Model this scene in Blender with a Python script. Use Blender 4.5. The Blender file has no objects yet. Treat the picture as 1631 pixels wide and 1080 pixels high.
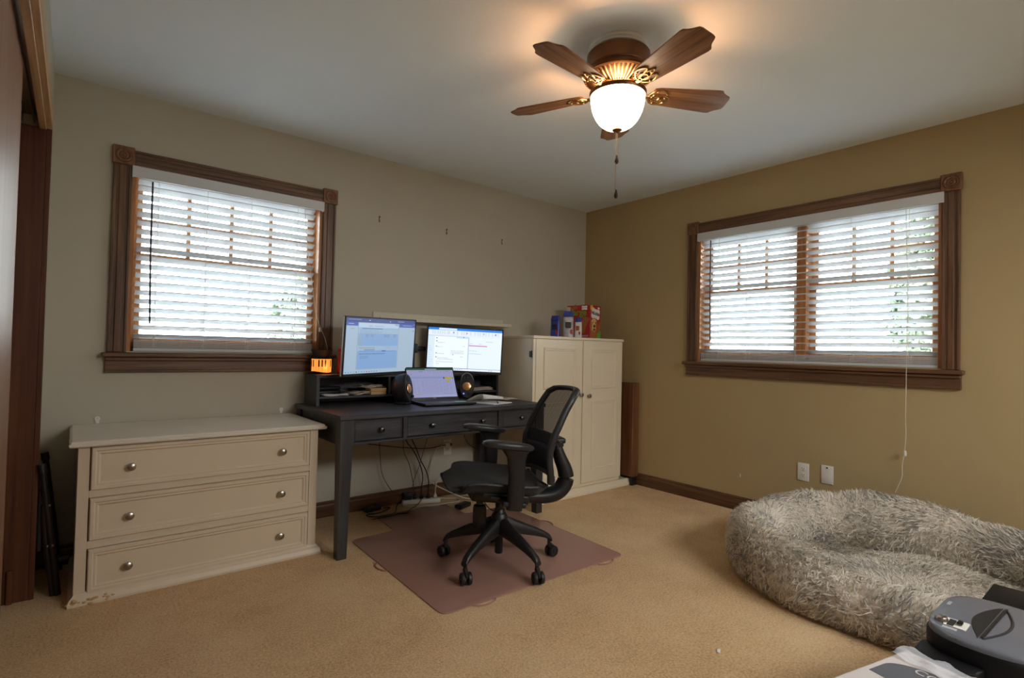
import bpy, bmesh, math, random
import numpy as np
from mathutils import Vector, Matrix, Euler

sc = bpy.context.scene
COL = sc.collection
PI = math.pi
R = math.radians
random.seed(7)

# ------------------------------------------------------------------ camera
cam_d = bpy.data.cameras.new('camera')
cam = bpy.data.objects.new('camera', cam_d)
COL.objects.link(cam)
sc.camera = cam
cam_d.sensor_fit = 'HORIZONTAL'
cam_d.sensor_width = 36.0
cam_d.lens = 850.6 / 1631.0 * 36.0
cam_d.clip_start = 0.02
YAW, PITCH, ROLL = R(39.34), R(1.21), R(1.26)
_f = Vector((math.sin(YAW) * math.cos(PITCH), math.cos(YAW) * math.cos(PITCH), math.sin(PITCH)))
_r = Vector((math.cos(YAW), -math.sin(YAW), 0))
_u = _r.cross(_f)
_r2 = math.cos(ROLL) * _r + math.sin(ROLL) * _u
_u2 = -math.sin(ROLL) * _r + math.cos(ROLL) * _u
cam.matrix_world = Matrix(((_r2.x, _u2.x, -_f.x, -3.7361), (_r2.y, _u2.y, -_f.y, -3.4816),
                           (_r2.z, _u2.z, -_f.z, 1.1145), (0, 0, 0, 1)))

# ------------------------------------------------------------------ light and exposure
vs = sc.view_settings
vs.view_transform = 'Standard'
vs.look = 'None'
vs.exposure = 0.14
vs.gamma = 1.0
vs.use_curve_mapping = False
sc.cycles.max_bounces = 14
sc.cycles.diffuse_bounces = 8
sc.cycles.transparent_max_bounces = 16
world = bpy.data.worlds.new('overcast_sky')
sc.world = world
world.use_nodes = True
_bg = world.node_tree.nodes['Background']
_bg.inputs[0].default_value = (0.90, 0.96, 1.0, 1)
_bg.inputs[1].default_value = 18.0


def area_light(name, loc, rot, sx, sy, power, color, portal=False):
    l = bpy.data.lights.new(name, 'AREA')
    l.shape = 'RECTANGLE'
    l.size, l.size_y = sx, sy
    l.energy = power
    l.color = color
    o = bpy.data.objects.new(name, l)
    o.location, o.rotation_euler = loc, rot
    COL.objects.link(o)
    if portal:
        l.cycles.is_portal = True
    return o


area_light('window_portal_back', (-3.015, 0.16, 1.56), (R(-90), 0, 0), 1.06, 1.02, 1, (1, 1, 1), True)
area_light('window_portal_right', (0.16, -1.945, 1.56), (R(90), 0, R(90)), 1.56, 1.02, 1, (1, 1, 1), True)
# fill lamp added unseen behind the camera, aimed in through the wide opening
area_light('rear_fill_light', (-1.6, -4.95, 2.25), (R(58), 0, 0), 2.0, .7, 84, (1.0, 0.99, 0.97))
FAN_C = (-1.946, -1.984)
FAN_POWER = 15.0

# ------------------------------------------------------------------ helpers


def frame(z):
    """matrix whose z axis is the given direction"""
    z = Vector(z).normalized()
    return z.to_track_quat('Z', 'Y').to_matrix().to_4x4()


class MB:
    def __init__(self):
        self.bm = bmesh.new()

    def _mark(self, mi):
        for f in self.bm.faces:
            if not f.tag:
                f.material_index = mi
                f.tag = True

    def box(self, lo, hi, bevel=0.0, seg=2, mi=0, M=None):
        lo, hi = Vector(lo), Vector(hi)
        c, s = (lo + hi) / 2, hi - lo
        m = Matrix.Translation(c) @ Matrix.Diagonal((abs(s.x), abs(s.y), abs(s.z), 1))
        ret = bmesh.ops.create_cube(self.bm, size=1, matrix=m)
        vs_ = ret['verts']
        if bevel > 0:
            es = list({e for v in vs_ for e in v.link_edges})
            rb = bmesh.ops.bevel(self.bm, geom=es, offset=bevel, segments=seg, affect='EDGES', profile=0.5)
            vs_ = list({v for f in rb['faces'] for v in f.verts} | {v for v in vs_ if v.is_valid})
        if M is not None:
            # everything connected to this box
            seen, stack = set(vs_), list(vs_)
            while stack:
                v = stack.pop()
                for e in v.link_edges:
                    w = e.other_vert(v)
                    if w not in seen:
                        seen.add(w)
                        stack.append(w)
            bmesh.ops.transform(self.bm, matrix=M, verts=list(seen))
        self._mark(mi)
        return self

    def grid(self, rows, closed_u=False, closed_v=False, mi=0, flip=False):
        """rows: list of lists of points"""
        vs_ = [[self.bm.verts.new(p) for p in r] for r in rows]
        n, m = len(vs_), len(vs_[0])
        for i in range(n if closed_u else n - 1):
            for j in range(m if closed_v else m - 1):
                a, b = vs_[i][j], vs_[(i + 1) % n][j]
                c, d = vs_[(i + 1) % n][(j + 1) % m], vs_[i][(j + 1) % m]
                q = [a, b, c, d] if not flip else [d, c, b, a]
                q = [v for k, v in enumerate(q) if v not in q[:k]]
                try:
                    self.bm.faces.new(q)
                except ValueError:
                    pass
        self._mark(mi)
        return vs_

    def lathe(self, prof, M=None, seg=32, mi=0, cap=True):
        rows = []
        for r, z in prof:
            rows.append([Vector((r * math.cos(2 * PI * k / seg), r * math.sin(2 * PI * k / seg), z)) for k in range(seg)])
        if M is not None:
            rows = [[M @ p for p in r] for r in rows]
        vs_ = self.grid(rows, closed_v=True, mi=mi, flip=True)
        if cap:
            if prof[0][0] > 1e-5:
                self.bm.faces.new(vs_[0])
            if prof[-1][0] > 1e-5:
                self.bm.faces.new(list(reversed(vs_[-1])))
        self._mark(mi)
        return self

    def cyl(self, p0, p1, r0, r1=None, seg=20, mi=0):
        p0, p1 = Vector(p0), Vector(p1)
        r1 = r0 if r1 is None else r1
        L = (p1 - p0).length
        M = Matrix.Translation(p0) @ frame(p1 - p0)
        e = min(r0, r1, L) * 0.12
        return self.lathe([(max(r0 - e, 1e-4), 0), (r0, e), (r1, L - e), (max(r1 - e, 1e-4), L)], M, seg, mi)

    def tube(self, pts, r, seg=8, mi=0, closed=False, smooth=0, flat=1.0, up=None):
        """r: number or list; flat scales the cross section along its second axis"""
        pts = [Vector(p) for p in pts]
        for _ in range(smooth):
            q, rr = [], []
            n = len(pts)
            rl = r if isinstance(r, (list, tuple)) else [r] * n
            if not closed:
                q.append(pts[0]); rr.append(rl[0])
            for i in range(n if closed else n - 1):
                a, b = pts[i], pts[(i + 1) % n]
                ra, rb = rl[i], rl[(i + 1) % n]
                q += [a * .75 + b * .25, a * .25 + b * .75]
                rr += [ra * .75 + rb * .25, ra * .25 + rb * .75]
            if not closed:
                q.append(pts[-1]); rr.append(rl[-1])
            pts, r = q, rr
        n = len(pts)
        rl = r if isinstance(r, (list, tuple)) else [r] * n
        rows = []
        prev = None
        for i in range(n):
            if closed:
                t = pts[(i + 1) % n] - pts[i - 1]
            else:
                t = pts[min(i + 1, n - 1)] - pts[max(i - 1, 0)]
            t.normalize()
            if prev is None:
                a = Vector(up) if up is not None else (Vector((0, 0, 1)) if abs(t.z) < .9 else Vector((1, 0, 0)))
                x = (a - t * a.dot(t)).normalized()
            else:
                x = (prev - t * prev.dot(t))
                x = x.normalized() if x.length > 1e-6 else prev
            if up is not None:
                a = Vector(up)
                w = a - t * a.dot(t)
                if w.length > .05:
                    x = w.normalized()
            prev = x
            y = t.cross(x)
            rows.append([pts[i] + (x * math.cos(2 * PI * k / seg) + y * flat * math.sin(2 * PI * k / seg)) * rl[i] for k in range(seg)])
        vs_ = self.grid(rows, closed_u=closed, closed_v=True, mi=mi)
        if not closed:
            self.bm.faces.new(list(reversed(vs_[0])))
            self.bm.faces.new(vs_[-1])
        self._mark(mi)
        return self

    def prism(self, pts, h0, h1, M=None, mi=0, bevel=0.0):
        """closed 2-D outline extruded along z"""
        M = M or Matrix.Identity(4)
        a = [self.bm.verts.new(M @ Vector((p[0], p[1], h0))) for p in pts]
        b = [self.bm.verts.new(M @ Vector((p[0], p[1], h1))) for p in pts]
        n = len(pts)
        fs = [self.bm.faces.new(list(reversed(a))), self.bm.faces.new(b)]
        for i in range(n):
            fs.append(self.bm.faces.new([a[i], a[(i + 1) % n], b[(i + 1) % n], b[i]]))
        if bevel > 0:
            es = list({e for f in fs[:2] for e in f.edges})
            bmesh.ops.bevel(self.bm, geom=es, offset=bevel, segments=2, affect='EDGES', profile=.5)
        self._mark(mi)
        return self

    def ball(self, c, r, scale=(1, 1, 1), M=None, seg=20, mi=0):
        m = Matrix.Translation(Vector(c)) @ (M or Matrix.Identity(4)) @ Matrix.Diagonal((r * scale[0], r * scale[1], r * scale[2], 1))
        bmesh.ops.create_uvsphere(self.bm, u_segments=seg, v_segments=max(8, seg // 2), radius=1, matrix=m)
        self._mark(mi)
        return self

    def quad(self, a, b, c, d, mi=0):
        self.bm.faces.new([self.bm.verts.new(p) for p in (a, b, c, d)])
        self._mark(mi)
        return self

    def build(self, name, mat, parent=None, smooth=True, angle=38, fixn=True):
        me = bpy.data.meshes.new(name)
        if fixn:
            bmesh.ops.recalc_face_normals(self.bm, faces=self.bm.faces)
        self.bm.to_mesh(me)
        self.bm.free()
        for m in (mat if isinstance(mat, (list, tuple)) else [mat]):
            me.materials.append(m)
        if smooth:
            me.shade_smooth()
            me.set_sharp_from_angle(angle=R(angle))
        o = bpy.data.objects.new(name, me)
        COL.objects.link(o)
        o.parent = parent
        return o


def tag(o, label, cat, group=None):
    o['label'] = label
    o['category'] = cat
    if group:
        o['group'] = group
    return o


def thing(name, label, cat, loc=(0, 0, 0), rz=0.0, group=None):
    o = bpy.data.objects.new(name, None)
    o.empty_display_size = .1
    COL.objects.link(o)
    o.location = loc
    o.rotation_euler = (0, 0, rz)
    return tag(o, label, cat, group)


def structure(o):
    o['kind'] = 'structure'
    return o


def copy_tree(o, parent=None):
    c = o.copy()
    COL.objects.link(c)
    c.parent = parent
    for ch in list(o.children):
        copy_tree(ch, c)
    return c


def lettering(name, body, size, mat, M, parent, depth=0.0006, align='CENTER', bold=0.0):
    cu = bpy.data.curves.new(name, 'FONT')
    cu.body = body
    cu.size = size
    cu.extrude = depth
    cu.offset = bold
    cu.align_x = align
    cu.align_y = 'CENTER'
    tmp = bpy.data.objects.new(name + '_source', cu)
    me = bpy.data.meshes.new_from_object(tmp)
    bpy.data.objects.remove(tmp)
    bpy.data.curves.remove(cu)
    me.transform(M)
    me.materials.clear()
    me.materials.append(mat)
    o = bpy.data.objects.new(name, me)
    COL.objects.link(o)
    o.parent = parent
    return o


# ------------------------------------------------------------------ materials
def nodes_of(name):
    m = bpy.data.materials.new(name)
    m.use_nodes = True
    nt = m.node_tree
    b = nt.nodes['Principled BSDF']
    return m, nt, b


def coords(nt, scale=(1, 1, 1)):
    tc = nt.nodes.new('ShaderNodeTexCoord')
    mp = nt.nodes.new('ShaderNodeMapping')
    mp.inputs['Scale'].default_value = scale
    nt.links.new(tc.outputs['Object'], mp.inputs['Vector'])
    return mp.outputs[0]


def ramp(nt, stops):
    r = nt.nodes.new('ShaderNodeValToRGB')
    e = r.color_ramp.elements
    while len(e) < len(stops):
        e.new(.5)
    for k, (p, c) in enumerate(stops):
        e[k].position = p
        e[k].color = (*c, 1)
    return r


def noise(nt, vec, scale, detail=4, rough=.5, dist=0):
    n = nt.nodes.new('ShaderNodeTexNoise')
    n.inputs['Scale'].default_value = scale
    n.inputs['Detail'].default_value = detail
    n.inputs['Roughness'].default_value = rough
    n.inputs['Distortion'].default_value = dist
    nt.links.new(vec, n.inputs['Vector'])
    return n.outputs[0]


def bump(nt, b, h, strength, dist=.002):
    bp = nt.nodes.new('ShaderNodeBump')
    bp.inputs['Strength'].default_value = strength
    bp.inputs['Distance'].default_value = dist
    nt.links.new(h, bp.inputs['Height'])
    nt.links.new(bp.outputs[0], b.inputs['Normal'])


def plain(name, col, rough=.5, metal=0.0, spec=.5, var=0.0, vscale=8, bmp=0.0, bscale=300, coat=0.0):
    m, nt, b = nodes_of(name)
    b.inputs['Roughness'].default_value = rough
    b.inputs['Metallic'].default_value = metal
    b.inputs['Specular IOR Level'].default_value = spec
    b.inputs['Coat Weight'].default_value = coat
    v = coords(nt)
    n = noise(nt, v, vscale, 4)
    lo = tuple(c * (1 - var) for c in col)
    hi = tuple(min(1, c * (1 + var)) for c in col)
    r = ramp(nt, [(.3, lo), (.7, hi)])
    nt.links.new(n, r.inputs[0])
    nt.links.new(r.outputs[0], b.inputs['Base Color'])
    if bmp > 0:
        bump(nt, b, noise(nt, v, bscale, 3), bmp)
    return m


def wood(name, dark, mid, light, axis=0, scale=1.0, rough=.42, bmp=.15, coat=0.15):
    m, nt, b = nodes_of(name)
    s = [22 * scale] * 3
    s[axis] = 1.3 * scale
    v = coords(nt, tuple(s))
    s2 = [90 * scale] * 3
    s2[axis] = 2.5 * scale
    v2 = coords(nt, tuple(s2))
    n1 = noise(nt, v, 1.0, 5, .6, 1.2)
    n2 = noise(nt, v2, 1.0, 3, .6, .3)
    mx = nt.nodes.new('ShaderNodeMath')
    mx.operation = 'MULTIPLY_ADD'
    mx.inputs[1].default_value = .35
    nt.links.new(n2, mx.inputs[0])
    ms = nt.nodes.new('ShaderNodeMath')
    ms.operation = 'MULTIPLY'
    ms.inputs[1].default_value = .65
    nt.links.new(n1, ms.inputs[0])
    nt.links.new(ms.outputs[0], mx.inputs[2])
    r = ramp(nt, [(.36, dark), (.48, mid), (.62, light)])
    nt.links.new(mx.outputs[0], r.inputs[0])
    nt.links.new(r.outputs[0], b.inputs['Base Color'])
    b.inputs['Roughness'].default_value = rough
    b.inputs['Coat Weight'].default_value = coat
    b.inputs['Coat Roughness'].default_value = .25
    if bmp:
        bump(nt, b, n2, bmp, .001)
    return m


def emit(name, col, strength):
    m, nt, b = nodes_of(name)
    b.inputs['Base Color'].default_value = (*[c * .3 for c in col], 1)
    b.inputs['Emission Color'].default_value = (*col, 1)
    b.inputs['Emission Strength'].default_value = strength
    b.inputs['Roughness'].default_value = .3
    return m


def screen_material(name, strength):
    m, nt, b = nodes_of(name)
    a = nt.nodes.new('ShaderNodeAttribute')
    a.attribute_name = 'pixel'
    nt.links.new(a.outputs['Color'], b.inputs['Emission Color'])
    b.inputs['Emission Strength'].default_value = strength
    b.inputs['Base Color'].default_value = (.01, .01, .012, 1)
    b.inputs['Roughness'].default_value = .35
    return m


def carpet():
    m, nt, b = nodes_of('carpet')
    v = coords(nt)
    n1 = noise(nt, v, 2.2, 6, .6)
    n2 = noise(nt, v, 105, 4, .8)
    n3 = noise(nt, v, 18, 4, .6)
    mx = nt.nodes.new('ShaderNodeMix')
    mx.data_type = 'FLOAT'
    mx.inputs[0].default_value = .72
    nt.links.new(n1, mx.inputs[2])
    nt.links.new(n2, mx.inputs[3])
    ad = nt.nodes.new('ShaderNodeMix')
    ad.data_type = 'FLOAT'
    ad.inputs[0].default_value = .08
    nt.links.new(mx.outputs[0], ad.inputs[2])
    nt.links.new(n3, ad.inputs[3])
    r = ramp(nt, [(.36, (.50, .30, .135)), (.5, (.82, .555, .29)), (.63, (.95, .74, .46))])
    nt.links.new(ad.outputs[0], r.inputs[0])
    nt.links.new(r.outputs[0], b.inputs['Base Color'])
    b.inputs['Roughness'].default_value = .95
    b.inputs['Specular IOR Level'].default_value = .1
    b.inputs['Sheen Weight'].default_value = .15
    bump(nt, b, n2, 1.0, .010)
    return m


def mix_transparent(name, col, rough, alpha, mode='plain', metal=0.0):
    """a surface seen through by 1-alpha: woven mesh, tinted plastic"""
    m, nt, b = nodes_of(name)
    out = nt.nodes['Material Output']
    tr = nt.nodes.new('ShaderNodeBsdfTransparent')
    mx = nt.nodes.new('ShaderNodeMixShader')
    b.inputs['Base Color'].default_value = (*col, 1)
    b.inputs['Roughness'].default_value = rough
    if mode == 'weave':
        v = coords(nt, (1, 1, 1))
        w = nt.nodes.new('ShaderNodeTexWave')
        w.bands_direction = 'Z'
        w.inputs['Scale'].default_value = 90
        nt.links.new(v, w.inputs['Vector'])
        mr = nt.nodes.new('ShaderNodeMapRange')
        mr.inputs[3].default_value = max(0, alpha - .18)
        mr.inputs[4].default_value = min(1, alpha + .18)
        nt.links.new(w.outputs['Fac'], mr.inputs[0])
        nt.links.new(mr.outputs[0], mx.inputs[0])
    else:
        tr.inputs[0].default_value = (*[min(1, .35 + c) for c in col], 1)
        mx.inputs[0].default_value = alpha
    nt.links.new(tr.outputs[0], mx.inputs[1])
    nt.links.new(b.outputs[0], mx.inputs[2])
    nt.links.new(mx.outputs[0], out.inputs[0])
    return m


def glass_pane():
    m, nt, b = nodes_of('window_glass')
    out = nt.nodes['Material Output']
    tr = nt.nodes.new('ShaderNodeBsdfTransparent')
    tr.inputs[0].default_value = (.96, .98, .97, 1)
    gl = nt.nodes.new('ShaderNodeBsdfGlossy')
    gl.inputs['Roughness'].default_value = .02
    fr = nt.nodes.new('ShaderNodeFresnel')
    fr.inputs[0].default_value = 1.45
    mx = nt.nodes.new('ShaderNodeMixShader')
    nt.links.new(fr.outputs[0], mx.inputs[0])
    nt.links.new(tr.outputs[0], mx.inputs[1])
    nt.links.new(gl.outputs[0], mx.inputs[2])
    nt.links.new(mx.outputs[0], out.inputs[0])
    nt.nodes.remove(b)
    return m


def slat_material():
    m, nt, b = nodes_of('blind_vinyl')
    out = nt.nodes['Material Output']
    b.inputs['Base Color'].default_value = (.62, .65, .68, 1)
    b.inputs['Roughness'].default_value = .45
    tl = nt.nodes.new('ShaderNodeBsdfTranslucent')
    tl.inputs[0].default_value = (.78, .84, .88, 1)
    mx = nt.nodes.new('ShaderNodeMixShader')
    mx.inputs[0].default_value = .03
    nt.links.new(b.outputs[0], mx.inputs[1])
    nt.links.new(tl.outputs[0], mx.inputs[2])
    nt.links.new(mx.outputs[0], out.inputs[0])
    return m


def fur_material():
    m, nt, b = nodes_of('frosted_plush')
    a = nt.nodes.new('ShaderNodeAttribute')
    a.attribute_name = 'strand'
    nt.links.new(a.outputs['Color'], b.inputs['Base Color'])
    b.inputs['Roughness'].default_value = .85
    b.inputs['Specular IOR Level'].default_value = .15
    tl = nt.nodes.new('ShaderNodeBsdfTranslucent')
    nt.links.new(a.outputs['Color'], tl.inputs[0])
    mx = nt.nodes.new('ShaderNodeMixShader')
    mx.inputs[0].default_value = .35
    nt.links.new(b.outputs[0], mx.inputs[1])
    nt.links.new(tl.outputs[0], mx.inputs[2])
    nt.links.new(mx.outputs[0], nt.nodes['Material Output'].inputs[0])
    return m


M_ = dict(
    wall=plain('taupe_wall_paint', (.49, .46, .385), .75, spec=.2, var=.03, vscale=1.5, bmp=.12, bscale=220),
    wallr=plain('tan_wall_paint', (.43, .33, .175), .75, spec=.2, var=.03, vscale=1.5, bmp=.12, bscale=220),
    ceiling=plain('ceiling_paint', (.74, .82, .88), .85, spec=.1, var=.02, vscale=1.2, bmp=.12, bscale=160),
    carpet=carpet(),
    casing=wood('oak_casing_upright', (.06, .026, .012), (.12, .055, .025), (.19, .095, .045), 2),
    casingx=wood('oak_casing_along_x', (.06, .026, .012), (.12, .055, .025), (.19, .095, .045), 0),
    casingy=wood('oak_casing_along_y', (.06, .026, .012), (.12, .055, .025), (.19, .095, .045), 1),
    rosette=wood('oak_rosette', (.10, .038, .014), (.17, .07, .027), (.24, .11, .045), 2, 1.5),
    sash=wood('pine_sash', (.26, .10, .03), (.40, .165, .05), (.52, .235, .08), 2, 1.2, coat=.05),
    reddoor=wood('mahogany_jamb', (.06, .017, .007), (.095, .028, .011), (.13, .042, .018), 2, .7, rough=.4),
    doorply=wood('closet_door_veneer', (.15, .062, .028), (.22, .10, .05), (.28, .14, .075), 2, .6, rough=.42, coat=.08),
    header=wood('raw_pine_header', (.30, .16, .06), (.42, .235, .095), (.52, .32, .15), 1, 1, coat=0),
    base=wood('oak_baseboard', (.055, .022, .009), (.10, .042, .018), (.15, .068, .03), 0, 1),
    basey=wood('oak_baseboard_y', (.055, .022, .009), (.10, .042, .018), (.15, .068, .03), 1, 1),
    cream=plain('cream_paint', (.68, .585, .45), .4, var=.03, vscale=3),
    creamtop=plain('cream_top_paint', (.72, .68, .60), .35, var=.03, vscale=3),
    cabcream=plain('ivory_cabinet_paint', (.80, .72, .56), .42, var=.02, vscale=3),
    black=wood('black_brown_stain', (.014, .014, .018), (.030, .030, .036), (.058, .058, .068), 0, 1.2, rough=.5, bmp=.2, coat=.1),  # bluish sheen of the desktop is put into this stain's colour
    blackz=wood('black_brown_stain_upright', (.012, .012, .014), (.024, .024, .027), (.045, .045, .05), 2, 1.2, rough=.5, bmp=.2, coat=.1),
    nickel=plain('brushed_nickel', (.42, .38, .34), .28, metal=1),
    darkknob=plain('dark_pewter', (.12, .115, .11), .25, metal=1),
    plastic=plain('black_plastic', (.010, .010, .012), .42, var=.1),
    binblack=plain('matte_bin_black', (.006, .006, .008), .5, spec=.22),
    softblack=plain('soft_black_polyurethane', (.022, .023, .027), .38, var=.1),
    fabric=plain('charcoal_seat_fabric', (.030, .032, .036), .9, var=.15, vscale=200, bmp=.3, bscale=900),
    silver=plain('grey_plastic', (.55, .57, .58), .4),
    white=plain('white_plastic', (.75, .74, .70), .4),
    offwhite=plain('white_ledge_paint', (.62, .57, .47), .45),
    paper=plain('paper', (.80, .79, .77), .8, var=.04, vscale=12),
    paper2=plain('aged_paper', (.62, .56, .47), .8, var=.1, vscale=14),
    tan=plain('tan_cardboard', (.52, .34, .17), .8, var=.08),
    slat=slat_material(),
    cord=plain('blind_cord', (.75, .72, .66), .8),
    wand=plain('dark_wand', (.03, .025, .03), .4),
    bronze=plain('antique_bronze', (.22, .10, .048), .34, metal=1, var=.15, vscale=12),
    brass=plain('antique_brass', (.50, .29, .12), .32, metal=1, var=.1, vscale=14),
    darkbronze=plain('dark_bronze', (.05, .03, .02), .4, metal=.7),
    blade=wood('oak_fan_blade', (.11, .042, .014), (.22, .09, .032), (.34, .155, .055), 0, 1.3, rough=.5, coat=0),
    fanwhite=plain('fan_plate_white', (.70, .70, .66), .5),
    chain=plain('chain_metal', (.35, .25, .15), .35, metal=1),
    glass=glass_pane(),
    mesh=mix_transparent('open_mesh_fabric', (.016, .017, .020), .9, .78, 'weave'),
    meshlow=plain('dense_mesh_fabric', (.016, .018, .024), .9, var=.1, vscale=300),
    mat=mix_transparent('tinted_chair_mat', (.46, .27, .22), .22, .74),
    cable=plain('black_cable', (.012, .012, .013), .5),
    wcable=plain('white_cable', (.62, .58, .50), .5),
    fur=fur_material(),
    furbase=plain('plush_backing', (.80, .74, .65), .95, var=.2, vscale=30),
    red=plain('red_card', (.42, .018, .016), .4, var=.06),
    green=plain('green_print', (.12, .42, .04), .45),
    yellow=plain('yellow_print', (.85, .48, .03), .45),
    biscuit=plain('biscuit_print', (.36, .13, .045), .6, var=.2, vscale=60),
    dogfur=plain('golden_print', (.74, .46, .20), .6, var=.2, vscale=50),
    ink=plain('black_ink', (.012, .012, .014), .5),
    whiteink=plain('white_ink', (.82, .82, .80), .5),
    pink=plain('pink_ink', (.65, .22, .22), .5),
    blue=plain('blue_foil', (.035, .05, .30), .3, var=.1),
    foilgrey=plain('grey_foil', (.36, .34, .38), .3, var=.25, vscale=40),
    plank=wood('brown_plank', (.10, .036, .013), (.16, .062, .025), (.21, .09, .038), 2, .8, rough=.5, coat=0),
    shredtop=plain('shredder_top', (.13, .14, .17), .26, var=.05),
    carton=plain('grey_carton', (.62, .575, .565), .6, var=.03),
    cartonink=plain('slate_print', (.10, .105, .125), .5),
    film=mix_transparent('glare_white_film', (.80, .83, .90), .10, .46),  # whitened so that its colour stands in for glare on the wrap
    stepmetal=plain('dark_tube_metal', (.035, .028, .026), .4, metal=.6),
    redplastic=plain('red_plastic', (.55, .03, .03), .35),
    copper=plain('copper_cone', (.75, .42, .22), .3, metal=.9),
    teal=plain('mint_sticky_note', (.42, .78, .66), .7),
    led=emit('blue_led', (.08, .2, 1.0), 3.0),
    keyglow=emit('lit_piano_keys', (1.0, .30, .05), 1.15),
    grass=plain('pale_paving', (.22, .23, .21), .95, var=.12, vscale=3),
    leaf=plain('tree_leaf', (.24, .30, .22), .7, var=.35, vscale=3),
    bark=plain('tree_bark', (.12, .085, .06), .9, var=.3),
    screenL=screen_material('left_monitor_pixels', .72),
    screenR=screen_material('right_monitor_pixels', .95),
    screenP=screen_material('laptop_pixels', .62),
)
# ------------------------------------------------------------------ room shell
XL, YF, H = -3.85, -4.3, 2.44
W1 = (-3.523, -2.505)          # opening of the back-wall window along x
W2 = (-2.70, -1.19)            # opening of the right-wall window along y
WZ = (1.065, 2.05)

m = MB()
m.box((XL - .75, YF - 1.6, -.12), (.2, .2, 0))
structure(m.build('floor', M_['carpet'], smooth=False))
m = MB()
m.box((XL - .75, YF - 1.6, H), (.2, .2, H + .12))
structure(m.build('ceiling', M_['ceiling'], smooth=False))
m = MB()
m.box((XL - .75, 0, 0), (W1[0], .15, H))
m.box((W1[1], 0, 0), (.15, .15, H))
m.box((W1[0], 0, 0), (W1[1], .15, WZ[0]))
m.box((W1[0], 0, WZ[1]), (W1[1], .15, H))
structure(m.build('wall_back', M_['wall'], smooth=False))
m = MB()
m.box((0, W2[1], 0), (.15, 0, H))
m.box((0, YF - 1.6, 0), (.15, W2[0], H))
m.box((0, W2[0], 0), (.15, W2[1], WZ[0]))
m.box((0, W2[0], WZ[1]), (.15, W2[1], H))
structure(m.build('wall_right', M_['wallr'], smooth=False))
# closet wall with its opening, closet inside
CO = (-2.9, -.385)
m = MB()
m.box((XL - .12, CO[1], 0), (XL, 0, H))
m.box((XL - .12, YF, 0), (XL, CO[0], H))
m.box((XL - .12, CO[0], 2.10), (XL, CO[1], H))
m.box((XL - .75, YF, 0), (XL - .65, 0, H))
structure(m.build('wall_left', M_['wall'], smooth=False))
# wall behind the camera with an opening added to let the fill lamp in
m = MB()
m.box((XL - .65, YF - .12, 0), (-2.5, YF, H))
m.box((-.7, YF - .12, 0), (0, YF, H))
m.box((-2.5, YF - .12, 2.1), (-.7, YF, H))
m.box((XL - .75, YF - 1.7, 0), (.15, YF - 1.6, H))
m.box((XL - .75, YF - 1.6, 0), (XL - .65, YF, H))
structure(m.build('wall_front', M_['wall'], smooth=False))

# closet opening trim
m = MB()
m.box((-3.995, -.40, 0), (-3.856, -.385, 2.035), .002)
m.box((-3.856, -.402, 0), (-3.837, -.383, 2.035), .002)
m.box((-3.925, -.412, 0), (-3.905, -.40, .14), .002)
structure(m.build('trim_1', M_['reddoor'], smooth=False))
m = MB()
m.box((-3.856, -2.95, 2.035), (-3.836, -.385, 2.112), .002)
m.box((-3.88, -2.9, 2.03), (-3.856, -.385, 2.10), .002)
structure(m.build('trim_2', M_['header'], smooth=False))
m = MB()
m.box((-3.972, -2.9, 2.085), (-3.885, -.386, 2.10))
m.box((-3.899, -2.9, 2.052), (-3.896, -.386, 2.09))
m.box((-3.936, -2.9, 2.052), (-3.933, -.386, 2.09))
structure(m.build('trim_3', M_['nickel'], smooth=False))
for k, (x0, x1, y0, y1) in enumerate(((-3.970, -3.938, -1.75, -.403), (-3.928, -3.896, -2.6, -1.06))):
    m = MB()
    m.box((x0, y0, .012), (x1, y1, 2.05), .003)
    structure(m.build('door_%d' % (k + 1), M_['doorply'], smooth=False))

# baseboards
prof = [(0, 0), (.016, 0), (.016, .072), (.011, .082), (.013, .09), (.006, .10), (0, .10)]


def baseboard(name, a, b, n, mat):
    """profile swept from a to b on the floor, n = direction into the room"""
    m = MB()
    a, b, n = Vector(a), Vector(b), Vector(n)
    rows = [[p + n * d + Vector((0, 0, z)) for d, z in prof] for p in (a, b)]
    vs_ = m.grid(rows, closed_v=True)
    m.bm.faces.new(vs_[0])
    m.bm.faces.new(list(reversed(vs_[1])))
    return structure(m.build(name, mat, smooth=False))


baseboard('baseboard_back', (XL, -.0005, 0), (0, -.0005, 0), (0, -1, 0), M_['base'])
baseboard('baseboard_right', (-.0005, -.016, 0), (-.0005, YF, 0), (-1, 0, 0), M_['basey'])


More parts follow.
